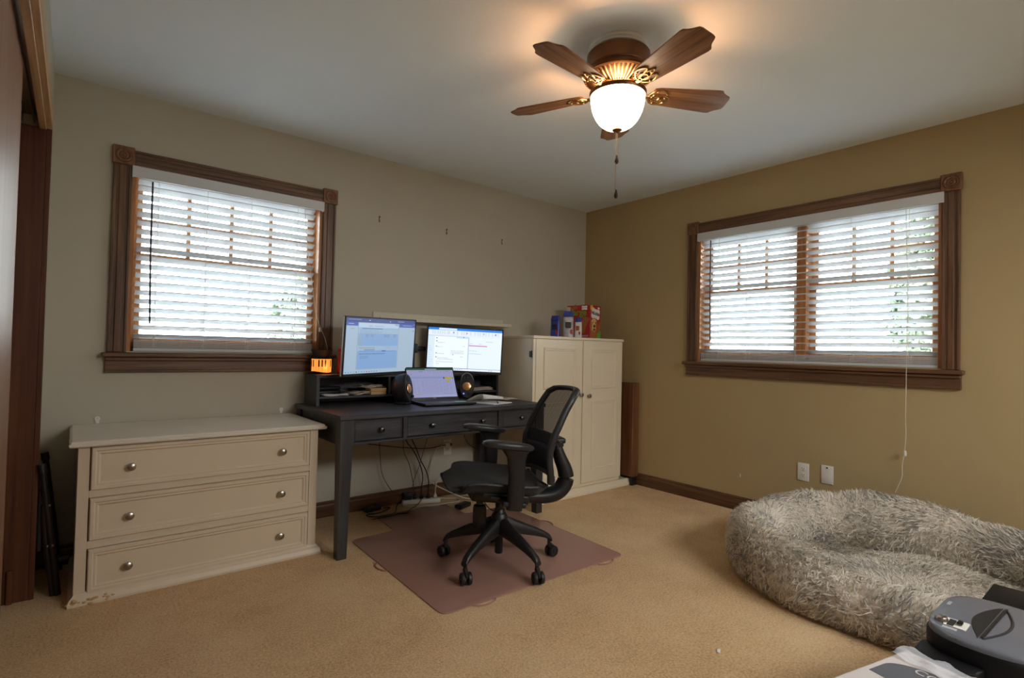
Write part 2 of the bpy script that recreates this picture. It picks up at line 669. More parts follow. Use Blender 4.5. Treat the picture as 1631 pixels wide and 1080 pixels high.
# ------------------------------------------------------------------ windows
def window(idx, T, w, units, munt, casx, sillw):
    """T maps (along, out of the room, up); along runs left to right as seen from inside"""
    a0, a1 = w
    root = structure(bpy.data.objects.new('window_%d' % idx, None))
    COL.objects.link(root)
    z0, z1 = WZ
    cw = .098

    def bx(mb, lo, hi, bev=.003):
        mb.box(lo, hi, bev, 1)

    def fin(mb, name, mat, parent=root):
        mb.bm.transform(T)
        return mb.build(name, mat, parent, smooth=False)
    # fluted casing boards
    for name, lo, hi, mat, ax in (('casing', (a0 - .082, z0 - .005), (a0, z1 - .002), 'casing', 2), ('casing', (a1, z0 - .005), (a1 + .082, z1 - .002), 'casing', 2),
                                  ('head_casing', (a0 - .001, z1), (a1 + .001, z1 + .082), casx, 0)):
        mb = MB()
        if ax == 2:
            mb.box((lo[0], -.014, lo[1]), (hi[0], -.0005, hi[1]), .002, 1)
            for e in (0, 1):
                x = lo[0] if e == 0 else hi[0] - .014
                mb.box((x, -.021, lo[1]), (x + .014, -.012, hi[1]), .003, 2)
            mb.box((lo[0] + .026, -.019, lo[1]), (hi[0] - .026, -.012, hi[1]), .004, 2)
        else:
            mb.box((lo[0], -.014, lo[1]), (hi[0], -.0005, hi[1]), .002, 1)
            for e in (0, 1):
                z = lo[1] if e == 0 else hi[1] - .014
                mb.box((lo[0], -.021, z), (hi[0], -.012, z + .014), .003, 2)
            mb.box((lo[0], -.019, lo[1] + .026), (hi[0], -.012, hi[1] - .026), .004, 2)
        fin(mb, name, M_[mat])
    for a in (a0 - .088, a1 - .006):
        mb = MB()
        mb.box((a, -.027, z1 - .003), (a + .096, -.0005, z1 + .094), .004, 1)
        Mr = Matrix.Translation((a + .048, -.0265, z1 + .0455)) @ Matrix.Rotation(R(90), 4, 'X')
        mb.lathe([(.034, -.001), (.034, .0045), (.029, .0055), (.0245, .001), (.021, .0005), (.0185, .004), (.013, .006), (.009, .002), (.0055, .004), (.0, .0055)], Mr, 28, cap=False)
        mb.lathe([(.0345, .0), (.0365, .0035), (.0385, .0)], Mr, 28, cap=False)
        mb.bm.transform(T)
        mb.build('rosette', M_['rosette'], root)
    # stool and apron
    mb = MB()
    mb.box((a0 - .103, -.052, z0 - .03), (a1 + .103, -.0005, z0 - .006), .006, 2)
    fin(mb, 'stool', M_[casx])
    mb = MB()
    mb.box((a0 - .088, -.016, z0 - .112), (a1 + .088, -.0005, z0 - .03), .003, 1)
    mb.box((a0 - .088, -.034, z0 - .05), (a1 + .088, -.0005, z0 - .03), .006, 2)
    mb.box((a0 - .088, -.024, z0 - .112), (a1 + .088, -.0005, z0 - .098), .004, 2)
    fin(mb, 'apron', M_[casx])
    # jamb liner
    mb = MB()
    bx(mb, (a0 + .0005, .0005, z0), (a0 + .018, .149, z1), .001)
    bx(mb, (a1 - .018, .0005, z0), (a1 - .0005, .149, z1), .001)
    bx(mb, (a0 + .018, .0005, z1 - .018), (a1 - .018, .149, z1 - .0005), .001)
    bx(mb, (a0 + .018, .0605, z0 + .0005), (a1 - .018, .149, z0 + .018), .001)
    fin(mb, 'jamb', M_['sash'])
    # sashes
    us = []
    if units == 1:
        us = [(a0 + .018, a1 - .018)]
    else:
        mid = (a0 + a1) / 2
        mb = MB()
        bx(mb, (mid - .03, .02, z0 + .018), (mid + .03, .148, z1 - .018), .002)
        fin(mb, 'mullion', M_['sash'])
        us = [(a0 + .018, mid - .03), (mid + .03, a1 - .018)]
    zm = 1.585
    for u0, u1 in us:
        for up in (0, 1):
            y0, y1 = ((.075, .105), (.108, .138))[up]
            s0, s1 = ((z0 + .018, zm + .018), (zm - .018, z1 - .018))[up]
            mb = MB()
            st = .042
            bx(mb, (u0, y0, s0), (u0 + st, y1, s1), .002)
            bx(mb, (u1 - st, y0, s0), (u1, y1, s1), .002)
            bx(mb, (u0 + st, y0, s0), (u1 - st, y1, s0 + (.055 if not up else .036)), .002)
            bx(mb, (u0 + st, y0, s1 - .036), (u1 - st, y1, s1), .002)
            if up:
                for k in range(1, munt + 1):
                    a = u0 + st + (u1 - u0 - 2 * st) * k / (munt + 1)
                    bx(mb, (a - .011, y0 + .004, s0 + .03), (a + .011, y1 - .004, s1 - .03), .002)
                bx(mb, (u0 + st, y0 + .006, 1.782), (u1 - st, y1 - .006, 1.80), .002)
            sash = fin(mb, 'sash', M_['sash'])
            mb = MB()
            mb.box((u0 + st - .004, y0 + .013, s0 + .03), (u1 - st + .004, y0 + .017, s1 - .03))
            fin(mb, 'pane', M_['glass'], sash)
    return root


T1 = Matrix.Identity(4)
# right wall: along = -y, out = +x
T2 = Matrix(((0, 1, 0, 0), (-1, 0, 0, 0), (0, 0, 1, 0), (0, 0, 0, 1)))
window(1, T1, W1, 1, 3, 'casingx', None)
window(2, T2, (-W2[1], -W2[0]), 2, 2, 'casingy', None)


# ------------------------------------------------------------------ blinds
def blind(label, T, a0, a1, v0, v1, wand_a, cords, pull_a, pull):
    t = thing('window_blind', label, 'blind', group='slatted blinds in the two windows')
    w = a1 - a0
    mb = MB()
    mb.box((v0, -.034, 1.988), (v1, -.026, 2.049), .003, 2)
    for a in (v0, v1 - .006):
        mb.box((a, -.030, 1.988), (a + .006, .004, 2.049), .001, 1)
    mb.bm.transform(T)
    mb.build('valance', M_['slat'], t, smooth=False)
    mb = MB()
    mb.box((a0, .004, 2.004), (a1, .058, 2.046), .002, 1)
    mb.bm.transform(T)
    mb.build('headrail', M_['white'], t, smooth=False)
    mb = MB()
    tilt = R(24)
    for k in range(19):
        z = 1.147 + .0472 * k if k < 18 else 1.984
        n = 5
        rows = []
        for j in range(n + 1):
            s = (j / n - .5) * .050
            crown = .0022 * (1 - (2 * j / n - 1) ** 2)
            yy = .031 + s * math.cos(tilt)
            zz = z - s * math.sin(tilt) + crown
            rows.append((yy, zz))
        ring = [(y, zz + .0022) for y, zz in rows] + [(y, zz - .0022) for y, zz in reversed(rows)]
        R2 = [[Vector((a, y, zz)) for y, zz in ring] for a in (a0, a1)]
        vs_ = mb.grid(R2, closed_v=True)
        mb.bm.faces.new(vs_[0])
        mb.bm.faces.new(list(reversed(vs_[1])))
    mb.bm.transform(T)
    mb.build('slat_panel', M_['slat'], t)
    # the spare slats stacked on the bottom rail
    mb = MB()
    mb.box((a0, .006, 1.066), (a1, .056, 1.084), .003, 2)
    for k in range(8):
        z = 1.0865 + .0052 * k
        mb.box((a0 + .001 * (k % 3), .006 + .0012 * (k % 2), z), (a1 - .001 * (k % 2), .056, z + .0034), .0008, 1)
    mb.bm.transform(T)
    mb.build('bottom_rail', M_['slat'], t, smooth=False)
    for a in cords:
        mb = MB()
        for y in (.003, .060):
            mb.tube([(a, y, 2.004), (a, y, 1.6), (a, y, 1.08)], .0011, 5)
        for k in range(18):
            z = 1.140 + .0472 * k
            mb.tube([(a, .003, z + .006), (a, .03, z), (a, .060, z - .008)], .0007, 4)
        mb.tube([(a + .01, .0035, 1.09), (a - .012, .003, 1.10), (a + .016, .003, 1.115), (a + .002, .003, 1.128)], .0011, 5, smooth=1)
        mb.bm.transform(T)
        mb.build('ladder_cord', M_['cord'], t)
    mb = MB()
    mb.tube([(wand_a, -.002, 1.985), (wand_a + .001, -.004, 1.6), (wand_a + .008, -.006, 1.214)], .0045, 8)
    mb.bm.transform(T)
    mb.build('tilt_wand', M_['wand'], t)
    mb = MB()
    mb.tube([T @ Vector(p) for p in pull[0]], .0016, 6, smooth=2)
    pc = mb.build('pull_cord', M_['cord'], t)
    mb = MB()
    c = T @ Vector(pull[1])
    mb.lathe([(.004, .014), (.007, .012), (.0085, -.012), (.006, -.016)], Matrix.Translation(c), 12)
    mb.build('cord_tassel', M_['white'], pc)
    return t


blind('white slatted blind in the single window above the dresser, dark wand at left', T1, -3.492, -2.545, -3.525, -2.506, -3.431,
      (-3.40, -3.165, -2.93, -2.66), 0,
      ([(-2.62, .0, 1.99), (-2.60, -.004, 1.75), (-2.565, -.022, 1.50), (-2.545, -.032, 1.33), (-2.513, -.036, 1.235), (-2.48, -.05, 1.16), (-2.462, -.06, 1.06), (-2.452, -.06, .99)],
       (-2.513, -.037, 1.222)))
blind('wide white slatted blind in the double window above the dog bed', T2, 1.215, 2.683, 1.197, 2.712, 1.293,
      (1.36, 1.575, 1.915, 2.245, 2.545), 0,
      ([(2.53, .0, 1.99), (2.545, -.01, 1.5), (2.551, -.056, 1.10), (2.55, -.056, .9), (2.546, -.05, .75), (2.549, -.045, .70), (2.543, -.04, .60), (2.536, -.04, .545), (2.526, -.03, .50), (2.53, -.03, .44), (2.505, -.025, .37), (2.49, -.012, .335)],
       (2.543, -.04, .575)))

# ------------------------------------------------------------------ outside
m = MB()
m.box((-30, -30, -.7), (30, 30, -.6))
structure(m.build('ground', M_['grass'], smooth=False))


def tree(x, y, h, r, label):
    t = thing('tree', label, 'tree', (x, y, -.6), group='garden trees outside the windows')
    mb = MB()
    mb.tube([(0, 0, 0), (.05, 0, h * .35), (-.05, .05, h * .7)], [.16, .11, .05], 8)
    for k in range(6):
        a = k * 1.05
        mb.tube([(0, 0, h * (.3 + .06 * k)), (r * .45 * math.cos(a), r * .45 * math.sin(a), h * (.5 + .06 * k))], [.05, .02], 6)
    mb.build('trunk', M_['bark'], t)
    rng = np.random.default_rng(int(h * 100 + abs(x) * 10))
    n = 7000
    d = rng.normal(size=(n, 3))
    d /= np.linalg.norm(d, axis=1)[:, None]
    rad = (rng.random(n) ** .5)[:, None]
    lump = 1 + .25 * np.sin(d[:, :1] * 5 + d[:, 1:2] * 4) * np.cos(d[:, 2:] * 6)
    c = d * rad * lump * np.array([r, r, h * .38]) + np.array([0, 0, h * .62])
    e1 = rng.normal(size=(n, 3)); e1 /= np.linalg.norm(e1, axis=1)[:, None]
    e2 = np.cross(e1, d); e2 /= np.linalg.norm(e2, axis=1)[:, None] + 1e-9
    s = .06 + .05 * rng.random((n, 1))
    v = np.stack([c - e1 * s, c + e2 * s * .5, c + e1 * s, c - e2 * s * .5], 1).reshape(-1, 3)
    me = bpy.data.meshes.new('foliage')
    me.from_pydata(v.tolist(), [], np.arange(n * 4).reshape(-1, 4).tolist())
    me.materials.append(M_['leaf'])
    o = bpy.data.objects.new('foliage', me)
    COL.objects.link(o)
    o.parent = t


tree(-.12, 8.0, 3.1, .5, 'leafy tree outside the single window above the dresser')
tree(6.0, -1.25, 4.0, .45, 'leafy tree outside the double window, toward its right-hand side')
# ------------------------------------------------------------------ ceiling fan
fan = thing('ceiling_fan', 'five-bladed oak and bronze ceiling fan with a glowing bowl light', 'ceiling fan', (FAN_C[0], FAN_C[1], H))
mb = MB()
mb.lathe([(.02, -.0005), (.126, -.0005), (.129, -.008), (.126, -.014), (.119, -.017), (.121, -.024), (.112, -.03), (.02, -.03)], None, 48)
mb.build('ceiling_plate', M_['fanwhite'], fan)
mb = MB()
mb.lathe([(.10, -.028), (.128, -.034), (.135, -.042), (.136, -.098), (.138, -.104), (.136, -.108), (.142, -.113), (.150, -.118), (.153, -.126), (.149, -.133), (.143, -.137), (.10, -.14)], None, 56)
mb.build('motor_housing', M_['bronze'], fan)
mb = MB()
mb.lathe([(.138, -.137), (.10, -.158), (.062, -.170)], None, 48, mi=1, cap=False)
for k in range(44):
    a = 2 * PI * k / 44
    Mz = Matrix.Rotation(a, 4, 'Z')
    mb.tube([Mz @ Vector((.140, 0, -.138)), Mz @ Vector((.102, 0, -.160)), Mz @ Vector((.066, 0, -.171))], [.0058, .0042, .0028], 6)
for r_, z_ in ((.141, -.138), (.063, -.171)):
    mb.tube([(r_ * math.cos(2 * PI * k / 40), r_ * math.sin(2 * PI * k / 40), z_) for k in range(40)], .005, 6, closed=True)
mb.build('vent_ring', [M_['brass'], M_['darkbronze']], fan)
mb = MB()
mb.lathe([(.0, -.166), (.058, -.166), (.058, -.178), (.05, -.182), (.0, -.182)], None, 32)
mb.build('flywheel', M_['darkbronze'], fan)
mb = MB()
mb.lathe([(.030, -.181), (.030, -.188), (.042, -.192), (.042, -.204), (.036, -.208), (.0, -.208)], None, 32)
mb.build('switch_housing', M_['brass'], fan)
# light kit
mb = MB()
ZR = -.205
mb.lathe([(.112, ZR - .012), (.119, ZR - .014), (.1225, ZR - .006), (.1225, ZR + .002), (.118, ZR + .005), (.112, ZR + .003)], None, 56, cap=False)
mb.lathe([(.112, ZR + .003), (.112, ZR - .012)], None, 56, cap=False)
for k in range(3):
    a = 2 * PI * k / 3 + .4
    mb.tube([(.03 * math.cos(a), .03 * math.sin(a), ZR - .002), (.115 * math.cos(a), .115 * math.sin(a), ZR - .004)], .004, 6)
mb.build('light_ring', M_['bronze'], fan)
mb = MB()
prof = []
for k in range(17):
    a = R(90) * k / 16
    prof.append((max(.1165 * math.cos(a) ** .82, .0), ZR - .008 - .148 * math.sin(a) ** .98))
prof2 = [(max(r_ - .004, 0), z_ + .004) for r_, z_ in reversed(prof)]
prof[-1] = (0.0005, prof[-1][1])
prof2[0] = (0.0005, prof2[0][1])
mb.lathe(prof + prof2, None, 56, cap=False)
mb.build('glass_bowl', emit('lit_frosted_glass', (1.0, .84, .62), 12.0), fan)
mb = MB()
zb = ZR - .158
mb.lathe([(.0, zb + .002), (.021, zb + .004), (.022, zb - .001), (.014, zb - .006), (.006, zb - .012), (.0, zb - .013)], None, 24)
mb.build('finial', M_['bronze'], fan)
for dx, z1, fob in ((.004, -.475, .013), (-.006, -.625, .015)):
    mb = MB()
    n = int((zb - .01 - z1) / .006)
    mb.tube([(dx * .5, 0, zb - .008), (dx, 0, z1)], .0011, 6)
    for k in range(n):
        mb.ball((dx, 0, zb - .012 - .006 * k), .0021, seg=6)
    ch = mb.build('pull_chain', M_['chain'], fan)
    mb = MB()
    mb.lathe([(.0, z1 + .004), (.003, z1 + .002), (.004, z1 - .006), (.0075, z1 - .018), (.0085, z1 - .026), (.005, z1 - .034), (.0, z1 - .036)], None, 14)
    mb.build('chain_fob', M_['darkbronze'], ch)
# blades
BZ = -.198
_half = [(.150, .036), (.156, .046), (.18, .053), (.30, .062), (.44, .073), (.452, .0725), (.458, .068), (.466, .056), (.478, .048), (.492, .044), (.502, .038), (.506, .026)]
outline = [(x, -y) for x, y in _half] + [(x, y) for x, y in reversed(_half)]


def arm_mesh():
    mb = MB()
    z = -.0055
    # curved stem from the flywheel
    mb.tube([(.045, 0, .030), (.075, 0, .026), (.100, 0, .006), (.122, 0, -.008), (.145, 0, z - .001)], [.009, .008, .0075, .008, .007], 8, smooth=2, flat=1.4)
    for s in (-1, 1):
        mb.tube([(.135, s * .004, z - .001), (.150, s * .03, z), (.172, s * .046, z), (.205, s * .040, z), (.222, s * .022, z), (.190, s * .014, z), (.160, s * .010, z)],
                .0045, 7, closed=True, smooth=2)
    mb.tube([(.172 + .018 * math.cos(2 * PI * k / 14), .018 * math.sin(2 * PI * k / 14), z - .001) for k in range(14)], .0042, 7, closed=True)
    mb.tube([(.20, -.012, z), (.245, 0, z), (.20, .012, z)], .0042, 7, smooth=1)
    for a in ((.17, .035), (.17, -.035), (.215, 0)):
        mb.ball((a[0], a[1], z - .001), .0055, seg=10)
    return mb


blade0 = None
PITCHB = R(-12)
for k, deg in enumerate((41.5, -30.6, -102.6, 113.6, -174.4)):
    if blade0 is None:
        mb = MB()
        mb.prism(outline, -.003, .003, None, 0, .0015)
        blade0 = mb.build('blade', M_['blade'], fan, smooth=True, angle=25)
        arm_mesh().build('blade_arm', M_['brass'], blade0)
        b = blade0
    else:
        b = copy_tree(blade0, fan)
    b.location = (0, 0, BZ)
    b.rotation_euler = (Matrix.Rotation(R(deg), 3, 'Z') @ Matrix.Rotation(PITCHB, 3, 'X')).to_euler()
# the lamps inside the bowl
for k in range(1):
    a = .9
    l = bpy.data.lights.new('fan_bulb', 'POINT')
    l.energy = FAN_POWER
    l.color = (1.0, .41, .14)
    l.shadow_soft_size = .028
    o = bpy.data.objects.new('fan_bulb', l)
    COL.objects.link(o)
    o.location = (FAN_C[0], FAN_C[1], H + ZR - .040)

# ------------------------------------------------------------------ wall fittings
hook0 = None
for x, lab in ((-2.109, 'tiny brass picture hook, the one nearest the window'), (-1.555, 'tiny brass picture hook, the middle one of three on the wall'),
               (-1.016, 'tiny brass picture hook, the one nearest the room corner')):
    if hook0 is None:
        mb = MB()
        mb.box((-.003, -.002, -.020), (.003, -.0002, .020))
        mb.tube([(0, -.001, -.018), (0, -.007, -.022), (0, -.011, -.015), (0, -.011, -.010)], .0022, 6, smooth=1)
        hook0 = mb.build('picture_hook', M_['bronze'])
        h = hook0
        mb = MB()
        mb.cyl((0, -.0015, .012), (0, -.010, .018), .0035, seg=8)
        mb.build('nail_head', M_['darkbronze'], hook0)
    else:
        h = copy_tree(hook0)
    h.location = (x, 0, 2.013)
    tag(h, lab, 'hook', 'picture hooks on the back wall')

t = thing('picture_ledge', 'long off-white picture ledge on the wall above the monitors', 'shelf', (-1.565, 0, 1.30))
mb = MB()
mb.box((-.575, -.010, .0), (.575, -.0005, .062), .0015, 1)
mb.build('back_board', M_['offwhite'], t, smooth=False)
mb = MB()
mb.box((-.575, -.115, .0), (.575, -.010, .012), .0015, 1)
mb.build('shelf_board', M_['offwhite'], t, smooth=False)
mb = MB()
mb.box((-.575, -.124, .0), (.575, -.115, .026), .0015, 1)
mb.build('front_lip', M_['offwhite'], t, smooth=False)


def outlet(label, loc, rz, duplex, plugs=False):
    """wall plate; local -y faces the room"""
    t = thing('wall_outlet' if duplex else 'wall_plate', label, 'outlet' if duplex else 'wall plate', loc, rz)
    mb = MB()
    mb.box((-.036, -.006, -.058), (.036, -.0005, .058), .003, 2)
    mb.build('cover_plate', M_['white'], t)
    if duplex:
        for s in (-1, 1):
            mb = MB()
            mb.lathe([(.0165, .0055), (.0165, .0075), (.0155, .0085), (.0, .0085)], Matrix.Translation((0, 0, s * .0195)) @ Matrix.Rotation(R(90), 4, 'X') @ Matrix.Diagonal((1, .82, 1, 1)), 24)
            so = mb.build('socket', M_['white'], t)
            mb = MB()
            mb.box((-.0075, -.0092, s * .0195 + .001), (-.0055, -.0083, s * .0195 + .010))
            mb.box((.0055, -.0092, s * .0195 + .001), (.0075, -.0083, s * .0195 + .009))
            mb.cyl((0, -.0083, s * .0195 - .007), (0, -.0092, s * .0195 - .007), .0028, seg=10)
            mb.build('slot', M_['ink'], so, smooth=False)
    else:
        mb = MB()
        mb.box((-.005, -.0085, .040), (.005, -.005, .048), .001, 1)
        mb.build('jack', M_['ink'], t, smooth=False)
    return t


outlet('white duplex power outlet on the tan wall, left of the blank plate', (0, -1.979, .357), R(-90), True)
outlet('white wall plate with a small jack, just behind the dog bed', (0, -2.123, .366), R(-90), False)
ot = outlet('white wall outlet under the desk with a plug in it', (-1.50, 0, .363), 0, True)
m = MB()
m.box((-1.535, -.038, .365), (-1.497, -.0095, .405), .004, 2)
m.cyl((-1.487, -.03, .385), (-1.487, -.0096, .385), .011, seg=14, mi=1)
tag(m.build('plug_adapter', [M_['white'], M_['plastic']]), 'white plug adapter in the outlet under the desk', 'plug')
m = MB()
m.box((-.0022, -1.5515, .238), (-.0002, -1.5465, .264), .0004, 1)
tag(m.build('paint_chip', M_['paper']), 'small white chip mark on the tan wall above the baseboard', 'mark')
# ------------------------------------------------------------------ dresser
FRONT = Matrix.Rotation(R(90), 4, 'X')   # lathe axis toward -y


def knob(parent, x, y, z, mat, r=.016):
    mb = MB()
    mb.lathe([(.009, 0), (.006, .004), (.0055, .012), (r * .8, .016), (r, .021), (r * .92, .027), (r * .5, .0305), (0, .031)],
             Matrix.Translation((x, y, z)) @ FRONT, 22, cap=False)
    return mb.build('knob', mat, parent)


def framed_front(mb, x0, x1, z0, z1, y, th, wd, dep):
    """slab with a raised mitred moulding around a flat field; y = back plane, faces -y"""
    mb.box((x0, y - th, z0), (x1, y, z1), .002, 1)
    ring = [(0, 0), (.004, dep), (wd * .45, dep), (wd * .6, dep * .55), (wd * .8, dep * .6), (wd, 0)]
    rows = []
    for d, h in ring:
        rows.append([Vector((x0 + d, y - th - h, z0 + d)), Vector((x1 - d, y - th - h, z0 + d)), Vector((x1 - d, y - th - h, z1 - d)), Vector((x0 + d, y - th - h, z1 - d))])
    mb.grid(rows, closed_v=True)


dr = thing('dresser', 'cream three-drawer dresser with round nickel knobs under the window', 'dresser', (-3.2, -.29, 0))
ox, oy = 3.2, .29
mb = MB()
x0, x1 = -3.708 + ox, -2.697 + ox
yb, yf = -.02 + oy, -.575 + oy
mb.box((x0, yf + .02, .03), (x0 + .02, yb, .664), .001, 1)
mb.box((x1 - .02, yf + .02, .03), (x1, yb, .664), .001, 1)
mb.box((x0 + .02, yb - .012, .03), (x1 - .02, yb, .664))
mb.box((x0, yf, .03), (x0 + .04, yf + .02, .664), .001, 1)
mb.box((x1 - .042, yf, .03), (x1, yf + .02, .664), .001, 1)
for z0, z1 in ((.03, .040), (.2285, .2615), (.4445, .4755), (.6635, .665)):
    mb.box((x0 + .04, yf, z0), (x1 - .042, yf + .02, z1), .0008, 1)
mb.build('carcass', M_['cream'], dr, smooth=False)
mb = MB()
pf = [(-.0, .0), (-.006, .0), (-.012, .006), (-.012, .014), (-.004, .019), (-.004, .024), (0, .0255)]
tx0, tx1, tyf, tyb = -3.727 + ox, -2.672 + ox, -.592 + oy, -.012 + oy
rows = []
for d, h in [(.03, .0)] + pf + [(.03, .0255)]:
    e = d
    rows.append([Vector((tx0 + e, tyb, .665 + h)), Vector((tx0 + e, tyf + e, .665 + h)), Vector((tx1 - e, tyf + e, .665 + h)), Vector((tx1 - e, tyb, .665 + h))])
vs_ = mb.grid(rows, closed_v=True)
mb.bm.faces.new(vs_[0])
mb.bm.faces.new(list(reversed(vs_[-1])))
mb.build('top', M_['creamtop'], dr, smooth=False)
mb = MB()
e0 = [(0, .001), (0, .012), (.006, .030), (.016, .040), (.020, .048), (.026, .052)]
rows = []
for d, h in e0:
    rows.append([Vector((x0 - .018 + d, yb, h)), Vector((x0 - .018 + d, yf - .026 + d, h)), Vector((x1 + .024 - d, yf - .026 + d, h)), Vector((x1 + .024 - d, yb, h))])
vs_ = mb.grid(rows, closed_v=True)
mb.bm.faces.new(vs_[0])
mb.bm.faces.new(list(reversed(vs_[-1])))
mb.build('plinth', M_['cream'], dr, smooth=False)
rng = random.Random(3)
mb = MB()
for k in range(26):
    mb.ball((x0 - .016 + rng.random() ** 1.6 * .16, yf - .022 + rng.uniform(-.006, .004), rng.uniform(.006, .03)), rng.uniform(.004, .008), (1.3, .8, .8), seg=7)
cw_ = mb.build('chewed_edge', M_['tan'], dr, smooth=False)
cw_['kind'] = 'stuff'
for z0, z1, kz in ((.475, .6635, .564), (.262, .444, .348), (.0405, .228, .131)):
    mb = MB()
    framed_front(mb, -3.664 + ox, -2.742 + ox, z0 + .001, z1 - .002, yf + .012, .014, .034, .010)
    d_ = mb.build('drawer', M_['cream'], dr, smooth=False)
    for kx in (-3.523, -2.883):
        knob(d_, kx + ox, yf - .002, kz, M_['nickel'], .0175)
for ax in (-3.631, -2.728):
    mb = MB()
    mb.tube([(ax + ox, -.004 + oy, .692), (ax + ox, -.004 + oy, .715)], .008, 10, flat=.25)
    mb.lathe([(.003, 0), (.012, 0), (.012, .004), (.003, .004)], Matrix.Translation((ax + ox, -.002 + oy, .716)) @ FRONT, 16, cap=False)
    mb.build('wall_anchor', M_['white'], dr)

# ------------------------------------------------------------------ desk
dk = thing('writing_desk', 'black-brown writing desk with three drawers along the back wall', 'desk', (-1.925, -.4, 0))
ox, oy = 1.925, .4
mb = MB()
mb.box((-2.655 + ox, -.768 + oy, .727), (-1.195 + ox, -.03 + oy, .752), .002, 1)
mb.build('tabletop', M_['black'], dk, smooth=False)
mb = MB()
mb.box((-2.635 + ox, -.70 + oy, .598), (-2.612 + ox, -.06 + oy, .727), .001, 1)
mb.box((-1.238 + ox, -.70 + oy, .598), (-1.215 + ox, -.06 + oy, .727), .001, 1)
mb.box((-2.60 + ox, -.075 + oy, .60), (-1.25 + ox, -.055 + oy, .727), .001, 1)
for x0, x1 in ((-2.640, -2.612), (-1.238, -1.210)):
    mb.box((x0 + ox, -.70 + oy, .592), (x1 + ox, -.06 + oy, .602), .002, 1)
# front rails between drawers
for x0, x1 in ((-2.579, -2.568), (-2.279, -2.254), (-1.597, -1.562), (-1.257, -1.246)):
    mb.box((x0 + ox, -.752 + oy, .606), (x1 + ox, -.732 + oy, .7215))
mb.box((-2.579 + ox, -.755 + oy, .592), (-1.246 + ox, -.730 + oy, .606), .002, 1)
mb.box((-2.579 + ox, -.752 + oy, .7215), (-1.246 + ox, -.732 + oy, .727))
mb.build('apron', M_['black'], dk, smooth=False)
for lx, ly, s in ((-2.646, -.758, 1), (-1.204, -.758, -1), (-2.646, -.045, 1), (-1.204, -.045, -1)):
    mb = MB()
    sy = 1 if ly < -.4 else -1
    rows = []
    for z, w in ((0, .050), (.58, .068), (.727, .070)):
        rows.append([Vector((lx + ox, ly + oy, z)), Vector((lx + s * w + ox, ly + oy, z)), Vector((lx + s * w + ox, ly + sy * w + oy, z)), Vector((lx + ox, ly + sy * w + oy, z))])
    vs_ = mb.grid(rows, closed_v=True)
    mb.bm.faces.new(vs_[0])
    mb.bm.faces.new(vs_[-1])
    mb.build('leg', M_['blackz'], dk, smooth=False)
for x0, x1, ks in ((-2.566, -2.281, (-2.414,)), (-2.252, -1.599, (-2.092, -1.726)), (-1.560, -1.259, (-1.403,))):
    mb = MB()
    framed_front(mb, x0 + ox, x1 + ox, .6085, .7195, -.728 + oy, .016, .012, .003)
    d_ = mb.build('drawer', M_['black'], dk, smooth=False)
    for kx in ks:
        knob(d_, kx + ox, -.743 + oy, .664, M_['darkknob'], .0155)

# hutch
hu = thing('desk_hutch', 'low black-brown shelf unit standing on the back of the desk', 'desk hutch', (-1.905, -.15, .752))
ox, oy = 1.905, .15
Z = -.752
hx0, hx1, hyf, hyb = -2.600, -1.212, -.250, -.035
mb = MB(); mb.box((hx0 + ox, hyf + oy, .922 + Z), (hx1 + ox, hyb + oy, .940 + Z), .001, 1); mb.build('top_board', M_['black'], hu, smooth=False)
for x in (hx0, hx1 - .02):
    mb = MB(); mb.box((x + ox, hyf + oy, .7525 + Z), (x + .02 + ox, hyb + oy, .922 + Z), .001, 1); mb.build('side_panel', M_['blackz'], hu, smooth=False)
mb = MB(); mb.box((hx0 + .02 + ox, hyb - .006 + oy, .7525 + Z), (hx1 - .02 + ox, hyb + oy, .922 + Z)); mb.build('back_panel', M_['black'], hu, smooth=False)
SZ = .808
mb = MB(); mb.box((hx0 + .02 + ox, hyf + .003 + oy, SZ - .014 + Z), (hx1 - .02 + ox, hyb - .006 + oy, SZ + Z), .001, 1); mb.build('shelf', M_['black'], hu, smooth=False)
for x in (-2.128, -1.70):
    mb = MB(); mb.box((x + ox, hyf + .003 + oy, SZ + Z), (x + .018 + ox, hyb - .006 + oy, .922 + Z), .001, 1); mb.build('divider', M_['blackz'], hu, smooth=False)

# ------------------------------------------------------------------ cabinet in the corner
cb = thing('corner_cabinet', 'tall ivory two-door cabinet in the room corner beside the desk', 'cabinet', (-.66, -.3, 0))
ox, oy = .66, .3
cx0, cx1, cyf = -1.168, -.158, -.574
mb = MB()
mb.box((cx0 + ox, cyf + oy, .0545), (cx1 + ox, -.018 + oy, 1.205), .002, 1)
mb.build('carcass', M_['cabcream'], cb, smooth=False)
mb = MB()
mb.box((cx0 - .004 + ox, cyf - .026 + oy, 1.205), (cx1 + .004 + ox, -.016 + oy, 1.226), .004, 2)
mb.build('top', M_['cabcream'], cb, smooth=False)
mb = MB()
rows = []
for d, h in ((0, .001), (0, .018), (.006, .026), (.014, .044), (.022, .052), (.026, .054)):
    rows.append([Vector((cx0 - .004 + ox, -.018 + oy, h)), Vector((cx0 - .004 + ox, cyf - .048 + d + oy, h)), Vector((-.030 - d + ox, cyf - .048 + d + oy, h)), Vector((-.030 - d + ox, -.018 + oy, h))])
vs_ = mb.grid(rows, closed_v=True)
mb.bm.faces.new(vs_[0])
mb.bm.faces.new(list(reversed(vs_[-1])))
mb.build('plinth', M_['cabcream'], cb, smooth=False)


